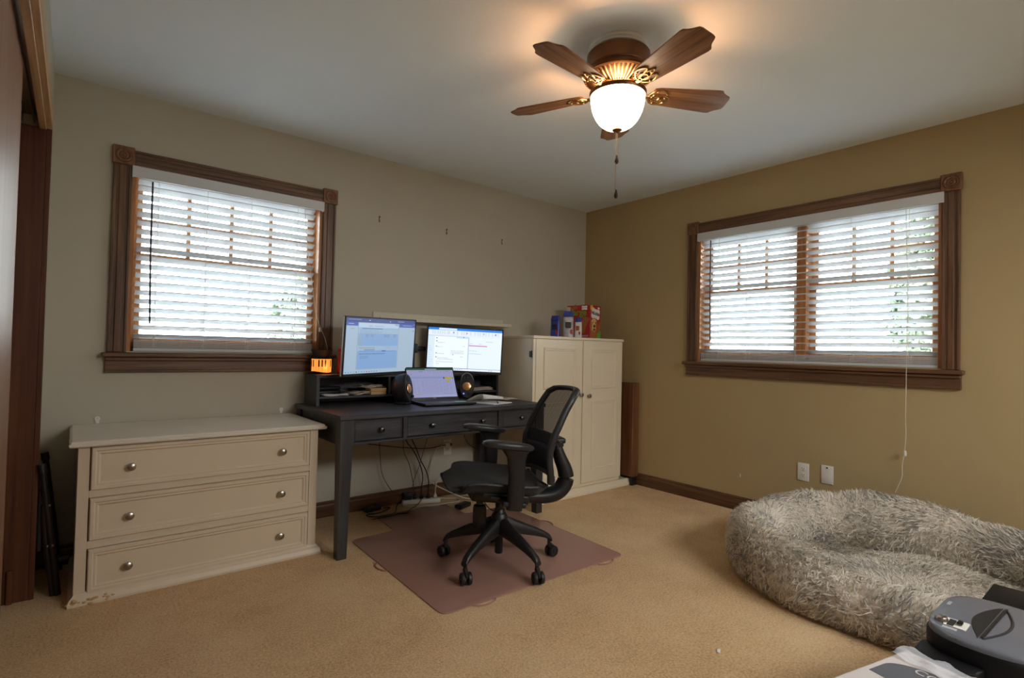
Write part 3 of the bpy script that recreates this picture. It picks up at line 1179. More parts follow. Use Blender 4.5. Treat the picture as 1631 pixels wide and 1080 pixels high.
def panel_door(x0, x1, z0, z1, fields, kx, kz, hinge_x):
    mb = MB()
    y = cyf - .001 + oy
    mb.box((x0 + ox, y - .020, z0), (x1 + ox, y, z1), .003, 2)
    for a0, a1, b0, b1 in fields:
        rows = []
        for d, h in ((0, 0), (.003, .007), (.009, .008), (.013, .004), (.02, .005), (.024, 0)):
            rows.append([Vector((a0 + d + ox, y - .020 - h, b0 + d)), Vector((a1 - d + ox, y - .020 - h, b0 + d)), Vector((a1 - d + ox, y - .020 - h, b1 - d)), Vector((a0 + d + ox, y - .020 - h, b1 - d))])
        mb.grid(rows, closed_v=True)
    d_ = mb.build('door', M_['cabcream'], cb, smooth=False)
    knob(d_, kx + ox, y - .0205, kz, M_['nickel'], .017)
    for hz in (1.09, .24):
        m2 = MB()
        s = -1 if hinge_x < -.6 else 1
        m2.cyl((hinge_x + s * .003 + ox, y - .006, hz - .025), (hinge_x + s * .003 + ox, y - .006, hz + .025), .0045, seg=10)
        m2.box((hinge_x + ox - .002, y - .004, hz - .022), (hinge_x + ox + .002, y + .022, hz + .022), .0005, 1)
        m2.build('hinge', M_['plastic'] if s < 0 else M_['nickel'], d_)


panel_door(-1.140, -.648, .082, 1.203, ((-1.066, -.726, .83, 1.14), (-1.058, -.722, .172, .73)), -.672, .780, -1.168)
panel_door(-.640, -.166, .082, 1.203, ((-.548, -.244, .822, 1.135), (-.538, -.236, .182, .726)), -.582, .768, -.160)
mb = MB()
mb.box((cx0 + ox, cyf - .0205 + oy, .082), (-1.143 + ox, cyf - .001 + oy, 1.203), .004, 2)
mb.build('corner_stile', M_['cabcream'], cb, smooth=False)

# leaning plank box in the corner
pk = thing('wooden_plank_box', 'long brown wooden box standing upright between cabinet and tan wall', 'wooden box', (-.045, -.580, 0))
mb = MB()
mb.box((-.044, -.075, .072), (.041, .075, .862), .004, 1)
mb.build('body', M_['plank'], pk, smooth=False)
for y0, y1, z0 in ((-.073, -.050, .0005), (.0, .045, .0545)):
    mb = MB()
    mb.box((-.040, y0, z0), (.022, y1, .072), .003, 2)
    mb.build('foot', M_['plastic'], pk)

# ------------------------------------------------------------------ things on the cabinet
ZT = 1.2265


def solid_print(name, pts, mat, M, parent, d=.0008):
    mb = MB()
    mb.prism(pts, 0, d, M)
    return mb.build(name, mat, parent, smooth=False)


def ellipse(cx, cy, rx, ry, n=20, a0=0, a1=2 * PI):
    return [(cx + rx * math.cos(a0 + (a1 - a0) * k / n), cy + ry * math.sin(a0 + (a1 - a0) * k / n)) for k in range(n)]


def bone(cx, cy, L, w, ang=0, n=8):
    pts = []
    r = w * .62
    for sx, sy, st in ((1, -1, -PI * .75), (1, 1, -PI * .25), (-1, 1, PI * .25), (-1, -1, PI * .75)):
        for k in range(n):
            a = st + PI * k / (n - 1)
            pts.append((sx * L / 2 + r * math.cos(a), sy * w * .55 + r * math.sin(a)))
    ca, sa = math.cos(ang), math.sin(ang)
    return [(cx + x * ca - y * sa, cy + x * sa + y * ca) for x, y in pts]


BW, BD, BH = .235, .175, .285
tb = thing('dog_biscuit_box', 'large red dog biscuit box with a golden dog on top of the cabinet', 'box', (-.385, -.425, ZT), R(-79))
# local: corner nearest the camera at the origin; wide face runs to -x facing -y, narrow face runs to +y facing +x
mb = MB()
mb.box((-BW, 0, .0005), (0, BD, BH), .0015, 1)
mb.build('carton', M_['red'], tb, smooth=False)
mb = MB()
mb.box((-BW * .55, BD * .3, BH + .0002), (-BW * .3, BD * .7, BH + .008), .002, 1)
mb.build('loose_flap', M_['ink'], tb, smooth=False)
Mf = Matrix.Translation((0, -.0002, 0)) @ Matrix.Rotation(R(90), 4, 'X')          # (x, z) plane facing -y
Ms = Matrix.Translation((.0002, 0, 0)) @ Matrix.Rotation(R(90), 4, 'Z') @ Matrix.Rotation(R(90), 4, 'X')   # (y, z) plane facing +x
solid_print('info_panel', [(-.232, .14), (-.20, .14), (-.20, .272), (-.232, .272)], M_['paper2'], Mf, tb)
lettering('lettering', 'large', .078, M_['green'], Mf @ Matrix.Translation((-.112, .222, .0008)), tb, bold=.0012)
solid_print('name_badge', bone(-.058, .262, .035, .016), M_['whiteink'], Mf, tb)
lettering('badge_lettering', 'MILK-BONE', .0085, M_['ink'], Mf @ Matrix.Translation((-.058, .262, .0010)), tb)
solid_print('biscuit_picture', bone(-.062, .120, .105, .030, R(68)), M_['biscuit'], Mf, tb)
solid_print('biscuit_picture', bone(-.165, .262, .045, .018, R(25)), M_['biscuit'], Mf, tb)
solid_print('white_strip', [(-.10, .016), (-.018, .016), (-.018, .030), (-.10, .030)], M_['foilgrey'], Mf, tb)
# narrow face
solid_print('yellow_corner', [(.002, .245), (.040, .245), (.040, .283), (.002, .283)], M_['yellow'], Ms, tb)
solid_print('small_badge', bone(.135, .265, .022, .008), M_['whiteink'], Ms, tb)
solid_print('name_badge', bone(.085, .215, .085, .040, R(-8)), M_['whiteink'], Ms, tb)
lettering('badge_lettering', 'MILK-BONE', .0235, M_['ink'], Ms @ Matrix.Translation((.085, .2145, .0010)) @ Matrix.Rotation(R(-8), 4, 'Z') @ Matrix.Diagonal((.92, 1.5, 1, 1)), tb, bold=.0006)
# dog head picture
solid_print('dog_chest', [(.002, .004), (.115, .004), (.108, .05), (.10, .085), (.03, .085), (.008, .055)], M_['biscuit'], Ms, tb, .0006)
solid_print('dog_head', ellipse(.060, .118, .054, .056, 28), M_['dogfur'], Ms, tb, .0010)
for ex in (.012, .104):
    solid_print('dog_ear', ellipse(ex, .108, .016, .040, 18), M_['biscuit'], Ms, tb, .0012)
solid_print('dog_muzzle', ellipse(.066, .090, .026, .032, 22), M_['dogfur'], Ms, tb, .0014)
solid_print('dog_nose', ellipse(.066, .108, .015, .013, 18), M_['ink'], Ms, tb, .0018)
for ex in (.040, .084):
    solid_print('dog_eye', ellipse(ex, .137, .007, .006, 14), M_['ink'], Ms, tb, .0016)
solid_print('dog_mouth', ellipse(.066, .074, .019, .014, 18), M_['ink'], Ms, tb, .0017)
solid_print('dog_tongue', ellipse(.067, .066, .012, .011, 16), M_['pink'], Ms, tb, .0020)
solid_print('biscuit_picture', bone(.145, .10, .075, .016, R(75)), M_['biscuit'], Ms, tb, .0012)
solid_print('green_corner', [(.112, .002), (.172, .002), (.172, .07), (.120, .07)], M_['green'], Ms, tb)


def pouch(label, loc, rz, w, h, d, top, body):
    t = thing('treat_pouch', label, 'bag', loc, rz, 'treat bags beside the red box')
    mb = MB()
    rows = []
    n = 20
    for k, (f, ww) in enumerate(((0, 1), (.15, 1.03), (.45, 1.0), (.72, .98), (.86, .96))):
        dd = d * (1 - f) ** .7 + .004
        ring = []
        for j in range(n):
            a = 2 * PI * j / n
            ring.append(Vector((w / 2 * ww * math.copysign(abs(math.cos(a)) ** .6, math.cos(a)), dd / 2 * math.copysign(abs(math.sin(a)) ** .8, math.sin(a)), .0006 + f * h)))
        rows.append(ring)
    vs_ = mb.grid(rows, closed_v=True)
    mb.bm.faces.new(list(reversed(vs_[0])))
    mb.build('pouch_body', body, t)
    mb = MB()
    rows = []
    for f, ww, dd in ((.78, .985, .022), (.88, .93, .010), (1.0, .80, .004)):
        ring = []
        for j in range(n):
            a = 2 * PI * j / n
            ring.append(Vector((w / 2 * ww * 1.02 * math.copysign(abs(math.cos(a)) ** .5, math.cos(a)), dd * math.sin(a) + 0, .0006 + f * h)))
        rows.append(ring)
    vs_ = mb.grid(rows, closed_v=True)
    mb.bm.faces.new(vs_[-1])
    mb.build('sealed_top', top, t)
    mb = MB()
    mb.box((-w * .30, -d * .50, h * .35), (w * .22, -d * .42, h * .58), .004, 1)
    mb.build('window_patch', M_['ink'] if h > .17 else M_['biscuit'], t, smooth=False)
    mb = MB()
    mb.box((w * .12, -d * .51, h * .12), (w * .36, -d * .40, h * .30), .004, 1)
    mb.build('label_spot', M_['red'], t, smooth=False)
    return t


pouch('tall silver and blue treat pouch in front of the red biscuit box', (-.690, -.470, ZT), R(-35), .085, .210, .05, M_['blue'], M_['foilgrey'])
pouch('narrow blue treat pouch at the far left on the cabinet top', (-.765, -.40, ZT), R(-60), .075, .172, .04, M_['blue'], M_['blue'])
pouch('small white treat pouch leaning between the silver pouch and the red box', (-.632, -.525, ZT), R(-62), .055, .160, .032, M_['blue'], M_['paper'])
# ------------------------------------------------------------------ monitors on a dual arm
def screen_mesh(name, mat, parent, M, w, h, rects, z=.0006):
    """one lit panel; rects are (u0, v0, u1, v1, colour) in 0..1 from the top left, drawn in order"""
    vs_, fs, cols = [], [], []
    for k, (u0, v0, u1, v1, c) in enumerate(rects):
        b = len(vs_)
        d = z + k * .000004
        for u, v in ((u0, v0), (u0, v1), (u1, v1), (u1, v0)):
            vs_.append(M @ Vector(((u - .5) * w, -d, (.5 - v) * h)))
        fs.append((b, b + 1, b + 2, b + 3))
        cols.append(c)
    me = bpy.data.meshes.new(name)
    me.from_pydata(vs_, [], fs)
    a = me.color_attributes.new('pixel', 'FLOAT_COLOR', 'CORNER')
    flat = []
    for c in cols:
        flat += [*c, 1] * 4
    a.data.foreach_set('color', flat)
    me.materials.append(mat)
    o = bpy.data.objects.new(name, me)
    COL.objects.link(o)
    o.parent = parent
    return o


def text_lines(rects, u0, u1, v0, v1, n, col, seed, hfrac=.35, words=True):
    rg = random.Random(seed)
    for k in range(n):
        v = v0 + (v1 - v0) * (k + .3) / n
        hh = (v1 - v0) / n * hfrac
        end = u0 + (u1 - u0) * rg.uniform(.45, 1)
        u = u0
        while u < end:
            l = rg.uniform(.008, .03)
            rects.append((u, v, min(u + l, end), v + hh, col))
            u += l + .005
    return rects


def monitor(label, c, yaw, tilt, roll, w, h, bez, mat, rects):
    t = thing('monitor', label, 'monitor', c, 0, 'desk monitors')
    t.rotation_euler = (Matrix.Rotation(yaw, 3, 'Z') @ Matrix.Rotation(-tilt, 3, 'X') @ Matrix.Rotation(-roll, 3, 'Y')).to_euler()
    mb = MB()
    mb.box((-w / 2, 0, -h / 2), (w / 2, .018, h / 2), .003, 2)
    mb.box((-w * .36, .016, -h * .36), (w * .36, .038, h * .34), .012, 3)
    mb.box((-.05, .036, -.05), (.05, .045, .05), .003, 1)
    for lo, hi in (((-w / 2, -.004, h / 2 - bez), (w / 2, .002, h / 2)), ((-w / 2, -.004, -h / 2), (w / 2, .002, -h / 2 + bez * 1.8)),
                   ((-w / 2, -.004, -h / 2), (-w / 2 + bez, .002, h / 2)), ((w / 2 - bez, -.004, -h / 2), (w / 2, .002, h / 2))):
        mb.box(lo, hi, .0012, 1)
    mb.build('housing', M_['plastic'], t)
    mb = MB()
    mb.box((-w / 2 - .0015, .004, -h / 2 + .004), (-w / 2 + .001, .016, h / 2 - .004))
    mb.build('side_trim', M_['silver'], t, smooth=False)
    screen_mesh('screen', mat, t, Matrix.Translation((0, -.0005, bez * .4)), w - 2 * bez, h - 2.8 * bez, rects)
    return t


W_, B_ = (.50, .68, .86), (.30, .47, .78)
rc = [(0, 0, 1, 1, (.46, .60, .76)), (0, 0, 1, .075, (.055, .085, .30)), (0, .075, 1, .14, (.075, .14, .50))]
rc += [(.03, .022, .20, .032, (.3, .35, .6)), (.30, .03, .32, .04, (.8, .85, .9)), (.60, .035, .61, .05, (.8, .85, .9)), (.72, .03, .82, .04, (.35, .45, .8)), (.975, .065, .99, .085, (.7, .25, .15))]
rc += [(.03, .10, .10, .11, (.5, .6, .85)), (.80, .10, .95, .11, (.4, .5, .85)), (.06, .19, .11, .20, (.3, .4, .55)), (.965, .195, .98, .215, (.45, .03, .02))]
rc += [(.155, .075, .745, .93, (.33, .42, .55)), (.160, .08, .74, .925, (.42, .58, .76)), (.165, .085, .735, .18, (.56, .72, .88)), (.68, .085, .735, .115, (.35, .45, .75))]
rc += [(.165, .165, .735, .20, (.36, .56, .82)), (.21, .178, .50, .192, (.12, .22, .5)), (.30, .13, .36, .14, (.6, .35, .25)), (.38, .13, .52, .14, (.35, .45, .6))]
rc += [(.165, .275, .735, .50, (.29, .47, .78)), (.165, .50, .735, .60, (.40, .57, .80)), (.165, .60, .735, .92, (.27, .46, .78))]
rc = text_lines(rc, .18, .62, .205, .275, 3, (.26, .36, .52), 3)
rc += [(.185 + .0, .29, .20, .49, (.42, .48, .42))]
for u in (.26, .33, .52, .56, .66):
    rc += [(u, .285 + .012 * k, u + .045, .291 + .012 * k, (.24, .36, .58)) for k in range(5)]
rc += [(.18, .53, .40, .545, (.40, .42, .25)), (.55, .53, .62, .54, (.48, .50, .22)), (.25, .565, .40, .582, (.16, .30, .68)), (.47, .565, .49, .58, (.62, .48, .12)), (.18, .59, .72, .605, (.20, .36, .72)), (.50, .585, .56, .605, (.06, .16, .62))]
rc = text_lines(rc, .19, .64, .63, .66, 1, (.14, .24, .45), 5, .5)
rc = text_lines(rc, .20, .34, .68, .74, 3, (.18, .30, .52), 6)
rc += [(.02 + .035 * k, .962, .034 + .035 * k, .980, c) for k, c in enumerate([(.02, .2, .7), (.1, .3, .7), (.25, .4, .3), (.5, .45, .1), (.05, .05, .1), (.1, .4, .7), (.1, .3, .5), (.2, .3, .6), (.5, .05, .1), (.45, .08, .1), (.1, .25, .6), (.15, .3, .4), (.1, .2, .5)])]
monitor('left monitor with a dark blue window bar, turned toward the right', (-2.221, -.326, 1.121), R(19.1), R(4.3) * -1, R(1.1), .613, .364, .009, M_['screenL'], rc)

rc = [(0, 0, 1, 1, (.80, .90, .96)), (0, 0, 1, .055, (.02, .22, .80)), (.14, .008, .38, .048, (.75, .90, 1.0)), (0, .055, 1, .20, (.78, .86, .95))]
for u in (.05, .08, .12, .15, .18, .21, .25, .27, .33, .38, .44, .47, .50, .56, .62, .66, .69, .73, .77, .81, .86, .90, .94):
    rc += [(u, .08, u + .015, .10, (.55, .62, .74)), (u, .115, u + .018, .128, (.50, .58, .72)), (u - .003, .145, u + .016, .155, (.6, .68, .8))]
rc += [(.33, .09, .345, .115, (.12, .10, .65)), (.51, .095, .525, .12, (.70, .05, .25)), (.74, .09, .755, .115, (.05, .45, .60)), (.905, .095, .92, .125, (.05, .06, .50)), (.885, .015, .895, .03, (.8, .2, .2))]
rc += [(0, .20, .085, .95, (.70, .83, .93)), (0, .19, .54, .20, (.4, .55, .75)), (.09, .21, .54, .94, (.86, .94, .97)), (.38, .195, .545, .235, (.55, .72, .90)), (.54, .20, .552, .955, (.45, .58, .72))]
rc += [(.11, v, .123, v + .022, (.07, .05, .30)) for v in (.24, .31, .435, .595, .69)]
rc += [(.47, .20, .483, .22, (.06, .07, .40)), (.335, .62, .347, .642, (.02, .40, .42)), (.552, .385, .80, .405, (.62, .10, .42))]
for u0, u1, v0, n, s in ((.13, .30, .34, 1, 1), (.13, .20, .44, 1, 2), (.13, .29, .60, 1, 3), (.13, .38, .70, 2, 4), (.12, .40, .79, 1, 5), (.31, .51, .52, 3, 6), (.46, .52, .405, 1, 7), (.44, .51, .66, 1, 8), (.56, .70, .50, 1, 9), (.56, .78, .57, 1, 10), (.78, .93, .27, 1, 11), (.56, .62, .33, 1, 12), (.69, .75, .33, 1, 13), (.12, .2, .84, 1, 14)):
    rc = text_lines(rc, u0, u1, v0, v0 + .032 * n, n, (.48, .58, .72), s, .4)
rc = text_lines(rc, .015, .07, .42, .9, 9, (.5, .62, .76), 21, .2)
rc += [(0, .945, 1, .958, (.30, .38, .66)), (.36, .945, .56, .958, (.16, .13, .55)), (0, .958, 1, 1, (.82, .91, .99))]
rc += [(.36 + .025 * k, .968, .372 + .025 * k, .985, c) for k, c in enumerate([(.05, .2, .6), (.02, .35, .5), (.05, .15, .45), (.0, .4, .8), (.3, .5, .6)])]
rc += [(.84, .968, .85, .985, (.1, .15, .35)), (.87, .968, .88, .985, (.1, .15, .35))]
monitor('right monitor showing a white mail window, turned toward the left', (-1.521, -.237, 1.106), R(-28.9), 0, R(1.8) * -1, .56, .335, .010, M_['screenR'], rc)

ma = thing('monitor_stand', 'black two-armed monitor stand between the two monitors', 'monitor stand', (-1.86, -.072, .9405))
mb = MB(); mb.box((-.05, -.055, 0), (.05, .035, .012), .003, 1); mb.build('base_clamp', M_['plastic'], ma)
mb = MB(); mb.cyl((0, 0, .012), (0, 0, .24), .017); mb.build('post', M_['plastic'], ma)
mb = MB()
mb.box((-.03, -.03, .14), (.03, .03, .205), .008, 2)
mb.tube([(.02, 0, .172), (.10, .008, .17), (.20, .016, .168)], .017, 10, flat=.7)
mb.cyl((.20, .016, .145), (.20, .016, .195), .02)
mb.tube([(.20, .016, .168), (.30, -.03, .167), (.358, -.120, .166)], .015, 10, flat=.7)
mb.build('arm', M_['plastic'], ma)
mb = MB()
mb.tube([(-.02, -.01, .180), (-.12, -.01, .182), (-.22, -.05, .182)], .017, 10, flat=.7)
mb.cyl((-.22, -.05, .15), (-.22, -.05, .21), .02)
mb.tube([(-.22, -.05, .182), (-.31, -.13, .181), (-.372, -.203, .181)], .015, 10, flat=.7)
mb.build('arm', M_['plastic'], ma)

# ------------------------------------------------------------------ laptop
lp = thing('laptop', 'open black laptop with a spreadsheet on its screen', 'laptop', (-1.838, -.362, .7525), R(-5.9))
mb = MB()
mb.box((-.182, -.245, .004), (.182, .004, .018), .003, 2)
for x in (-.16, .16):
    for y in (-.22, -.02):
        mb.cyl((x, y, 0), (x, y, .005), .008, seg=10)
bs = mb.build('base', M_['plastic'], lp)
mb = MB()
for r_ in range(5):
    for k in range(14):
        mb.box((-.160 + k * .0229, -.032 - r_ * .0205, .0178), (-.160 + k * .0229 + .0195, -.032 - r_ * .0205 + .017, .0195), .001, 1)
mb.build('keyboard', M_['ink'], bs, smooth=False)
mb = MB(); mb.box((-.055, -.225, .0178), (.055, -.150, .0186), .0003, 1); mb.build('trackpad', M_['softblack'], bs, smooth=False)
ML = Matrix.Translation((0, .002, .017)) @ Matrix.Rotation(R(-26), 4, 'X')
mb = MB(); mb.box((-.182, 0, 0), (.182, .006, .240), .003, 2, M=ML)
ld = mb.build('lid', M_['plastic'], lp)
rc = [(0, 0, 1, 1, (.40, .42, .72)), (0, 0, 1, .06, (.02, .10, .045)), (.39, .01, .64, .052, (.30, .42, .50)), (0, .06, 1, .24, (.42, .43, .72))]
for u in (.06, .10, .14, .19, .24, .27, .32, .37, .45, .50, .56, .60, .66, .72, .78, .84, .90):
    rc += [(u, .09, u + .012, .12, (.24, .24, .48)), (u, .15, u + .016, .165, (.30, .31, .56))]
rc += [(.28, .10, .29, .125, (.05, .05, .15)), (.31, .10, .32, .125, (.05, .05, .15)), (.86, .095, .875, .115, (.05, .05, .2)), (.07, .20, .085, .22, (.05, .05, .2))]
rc += [(.02, .30, .96, .345, (.28, .37, .70)), (.76, .31, .79, .37, (.06, .05, .30)), (.79, .31, .96, .375, (.62, .48, .03)), (.96, .325, .975, .36, (.02, .15, .03)), (.84, .375, .87, .50, (.60, .46, .03))]
for k, u in enumerate((.05, .10, .18, .27, .30, .36, .42, .47, .53, .58, .66, .73, .80, .88)):
    rc += [(u, .40, u + .003, .86, (.30, .31, .58))]
    rc += [(u + .01, .42 + .03 * j, u + .035, .43 + .03 * j, (.32, .33, .60)) for j in range(14) if (j * 7 + k * 3) % 4]
rc += [(.12, .88, .25, .905, (.52, .42, .05)), (.70, .88, .90, .895, (.30, .32, .56)), (0, .93, 1, 1, (.46, .50, .82))]
rc += [(.06 + .03 * k, .95, .072 + .03 * k, .975, (.12, .2, .6)) for k in range(14)]
screen_mesh('screen', M_['screenP'], ld, ML @ Matrix.Translation((0, 0, .124)), .346, .212, rc)
mb = MB(); mb.box((-.012, -.0006, .009), (.012, 0, .013), M=ML); mb.build('emblem', M_['nickel'], ld, smooth=False)
m = MB()
m.box((-.035, -.024, .0), (.035, .024, .0012), .0003, 1)
o = m.build('sticky_note', M_['teal'], None, smooth=False)
o.location, o.rotation_euler = (-1.765, -.555, .7715), (0, 0, R(-10))
tag(o, 'mint green sticky note lying on the laptop palm rest', 'sticky note')


# ------------------------------------------------------------------ speakers
def speaker(label, loc, rz):
    t = thing('desk_speaker', label, 'speaker', loc, rz, 'pair of desk speakers')
    mb = MB()
    rows = []
    n = 28
    tiltm = Matrix.Translation((0, 0, .006)) @ Matrix.Rotation(R(-10), 4, 'X')
    for f, s in ((0, .90), (.008, .985), (.02, 1.0), (.06, .98), (.085, .90), (.105, .70), (.113, .35), (.115, .02)):
        ring = []
        for j in range(n):
            a = 2 * PI * j / n
            x = .054 * math.cos(a)
            z = .094 + .094 * math.sin(a)
            if z < .03:
                x *= .92
            x *= 1 + .07 * math.cos(a) ** 2 * math.sin(2 * a) * .5
            ring.append(tiltm @ Vector((x * s, -.055 + f, .094 + (z - .094) * s)))
        rows.append(ring)
    vs_ = mb.grid(rows, closed_v=True)
    mb.bm.faces.new(vs_[0])
    mb.bm.faces.new(vs_[-1])
    mb.build('cabinet', M_['softblack'], t)
    mb = MB()
    mb.box((-.036, -.04, 0), (.036, .045, .016), .006, 2)
    mb.build('foot', M_['plastic'], t)
    Mx = tiltm @ Matrix.Translation((0, -.0555, 0)) @ FRONT
    mb = MB()
    mb.lathe([(.037, -.001), (.037, .003), (.033, .004), (.030, .001), (.026, -.001)], Mx @ Matrix.Translation((0, .088, 0)), 32, cap=False)
    mb.build('woofer_ring', M_['ink'], t)
    mb = MB()
    mb.lathe([(.030, .0006), (.027, .002), (.012, .0045), (0, .005)], Mx @ Matrix.Translation((0, .088, 0)), 32, cap=False)
    mb.build('woofer_cone', M_['copper'], t)
    mb = MB()
    mb.lathe([(.019, 0), (.018, .003), (.013, .001), (.007, .003), (0, .004)], Mx @ Matrix.Translation((0, .150, 0)), 28, cap=False)
    mb.build('tweeter', M_['ink'], t)
    mb = MB()
    mb.lathe([(.010, 0), (.0095, .010), (.007, .012), (0, .012)], Mx @ Matrix.Translation((.022, .036, 0)), 18, cap=False)
    mb.build('volume_knob', M_['plastic'], t)
    return t, Mx


s1, Mx = speaker('right black desk speaker with a copper cone and blue light', (-1.570, -.345, .7525), R(-36))
mb = MB()
mb.lathe([(.0045, 0), (.004, .002), (0, .0026)], Mx @ Matrix.Translation((-.020, .036, 0)), 14, cap=False)
mb.build('power_light', M_['led'], s1)
speaker('left black desk speaker standing behind the laptop lid', (-2.088, -.385, .7525), R(33))

# ------------------------------------------------------------------ papers and small things on the desk
t = thing('notepad', 'open white notepad with a curled page, right of the laptop', 'notepad', (-1.530, -.545, .7525), R(15))
mb = MB(); mb.box((-.10, -.13, 0), (.10, .13, .006), .001, 1); mb.build('page_block', M_['paper'], t, smooth=False)
mb = MB()
rows = []
for k in range(13):
    a = k / 12
    y = .125 - .150 * min(1, a / .72) ** 1.1 + (-.012 * math.sin((a - .72) / .28 * PI * .75) if a > .72 else 0)
    h = .058 * math.sin(min(1, a / .78) * PI / 2) ** 1.3 - (.034 * ((a - .78) / .22) ** 1.5 if a > .78 else 0)
    rows.append([Vector((-.098 + .190 * j / 6, y - .030 * (j / 6) * a, .0078 + h * (1.0 - .45 * j / 6))) for j in range(7)])
mb.grid(rows)
cp = mb.build('curled_page', M_['paper'], t)
sm = cp.modifiers.new('thick', 'SOLIDIFY'); sm.thickness = .0012
m = MB()
m.tube([(-.065, 0, .0045), (-.03, 0, .0045), (.055, 0, .0045), (.068, 0, .0045)], [.0042, .0045, .0045, .0015], 10)
o = m.build('pen', M_['blue'], None)
o.location, o.rotation_euler = (-1.515, -.632, .7592), (0, 0, R(55))
tag(o, 'dark blue pen lying on the white notepad', 'pen')


def sheets(name, label, cat, loc, rz, w, d, n, mat, seed, spread=.012, curl=0.0):
    """a loose pile: each sheet slightly turned and buckled"""
    rg = random.Random(seed)
    mb = MB()
    for k in range(n):
        a = rg.uniform(-.18, .18)
        ww, dd = w * rg.uniform(.75, 1), d * rg.uniform(.75, 1)
        ox_, oy_ = rg.uniform(-spread, spread), rg.uniform(-spread, spread)
        rows = []
        for i in range(9):
            row = []
            for j in range(4):
                u, v = i / 8 - .5, j / 3 - .5
                x, y = u * ww, v * dd
                z = .0012 + k * .0032 + curl * max(0, abs(u) * 2 - .45) ** 2 * (1 if (k + (u > 0)) % 2 else .3) + curl * .18 * (1 + math.sin(u * 9 + k * 2))
                row.append(Vector((x * math.cos(a) - y * math.sin(a) + ox_, x * math.sin(a) + y * math.cos(a) + oy_, z)))
            rows.append(row)
        mb.grid(rows)
    o = mb.build(name, mat, None)
    o.location, o.rotation_euler = loc, (0, 0, rz)
    s = o.modifiers.new('thick', 'SOLIDIFY')
    s.thickness = .0011
    tag(o, label, cat)
    return o


sheets('paper_pile', 'short pile of papers on the desk behind the notepad', 'papers', (-1.285, -.40, .7525), R(10), .15, .16, 3, M_['paper2'], 4, .006, .008)
SHZ = SZ + .0004
sheets('paper_sheet', 'white folded sheet at the left end of the hutch shelf', 'papers', (-2.475, -.205, SHZ), R(-4), .17, .11, 3, M_['paper'], 6, .006, .010)
sheets('paper_pile', 'rumpled papers in the middle of the left hutch bay', 'papers', (-2.325, -.185, SHZ), R(6), .17, .12, 5, M_['paper2'], 9, .012, .022)
sheets('paper_pile', 'flattened stack of papers in the right hutch bay', 'papers', (-1.375, -.175, SHZ), R(2), .27, .14, 6, M_['paper2'], 12, .010, .012)
t = thing('eyeglass_case', 'dark case lying at the back of the left hutch bay', 'case', (-2.475, -.088, SHZ), R(3))
mb = MB(); mb.box((-.08, -.035, 0), (.08, .035, .026), .010, 3); mb.build('case_body', M_['plastic'], t)
mb = MB(); mb.box((-.08, -.035, .0262), (.08, .035, .05), .012, 3); mb.build('case_lid', M_['plastic'], t)
for k, (lab, z) in enumerate((('lower of two tan boxes stacked under the left monitor', 0), ('upper of two tan boxes stacked under the left monitor', .0212))):
    mb = MB()
    mb.box((-.055, -.045, 0), (.055, .045, .020), .0015, 1)
    o = mb.build('card_box', M_['tan'], None, smooth=False)
    o.location, o.rotation_euler = (-2.195 + .002 * k, -.20, SHZ + z), (0, 0, R(2 - 3 * k))
    tag(o, lab, 'box', 'tan boxes on the hutch shelf')
sheets('paper_pile', 'crumpled papers lying on top of the tan boxes', 'papers', (-2.23, -.18, SHZ + .0425), R(5), .19, .11, 4, M_['paper2'], 19, .012, .018)
m = MB()
m.box((-.05, -.05, 0), (.05, .05, .028), .003, 1)
o = m.build('small_dark_box', M_['softblack'], None)
o.location = (-2.03, -.19, SHZ)
tag(o, 'small dark box on the hutch shelf behind the left speaker', 'box')

# wax warmer with lit piano keys
wx = thing('wax_warmer', 'small black wax warmer with glowing orange piano keys', 'wax warmer', (-2.528, -.125, .9405), R(-25))
mb = MB()
mb.lathe([(.0, .0), (.050, .0), (.052, .004), (.0545, .010), (.056, .030), (.057, .065), (.0585, .098), (.055, .100), (.050, .100), (.0, .100)], None, 40)
mb.build('drum', M_['plastic'], wx)
mb = MB()
mb.lathe([(.0, .1005), (.049, .1005), (.051, .116), (.062, .142), (.066, .150), (.064, .153), (.058, .146), (.048, .122), (.0, .118)], None, 40)
mb.build('dish', M_['softblack'], wx)
mb = MB()
z0, z1 = .014, .094
nk = 9
for k in range(nk):
    a0_ = R(-172 + 164 * k / nk)
    a1_ = R(-172 + 164 * (k + .93) / nk)
    rows = []
    for j in range(5):
        a = a0_ + (a1_ - a0_) * j / 4
        rows.append([Vector((.0595 * math.cos(a), .0595 * math.sin(a), z0 + .004 * math.sin(a * 2))), Vector((.0602 * math.cos(a), .0602 * math.sin(a), z1))])
    mb.grid(rows)
mb.build('lit_keys', M_['keyglow'], wx, fixn=False)
for k in (0, 1, 3, 4, 5, 7):
    mb = MB()
    ac = R(-172 + 164 * (k + .965) / nk)
    rows = []
    for j in range(4):
        a = ac + R(-4.2 + 8.4 * j / 3)
        rows.append([Vector((.0608 * math.cos(a), .0608 * math.sin(a), .046)), Vector((.0614 * math.cos(a), .0614 * math.sin(a), .088))])
    mb.grid(rows)
    mb.build('black_key', M_['ink'], wx, fixn=False)
l = bpy.data.lights.new('warmer_glow', 'POINT')
l.energy, l.color, l.shadow_soft_size = .35, (1, .25, .06), .02
o = bpy.data.objects.new('warmer_glow', l)
COL.objects.link(o)
o.location = (-2.52, -.205, .985)
bt = thing('pump_bottle', 'slim red-capped bottle at the left edge of the left monitor', 'bottle', (-2.394, -.075, .9405))
mb = MB(); mb.lathe([(0, 0), (.013, 0), (.015, .004), (.015, .095), (.010, .108), (.006, .112), (0, .112)], None, 20); mb.build('bottle_body', M_['redplastic'], bt)
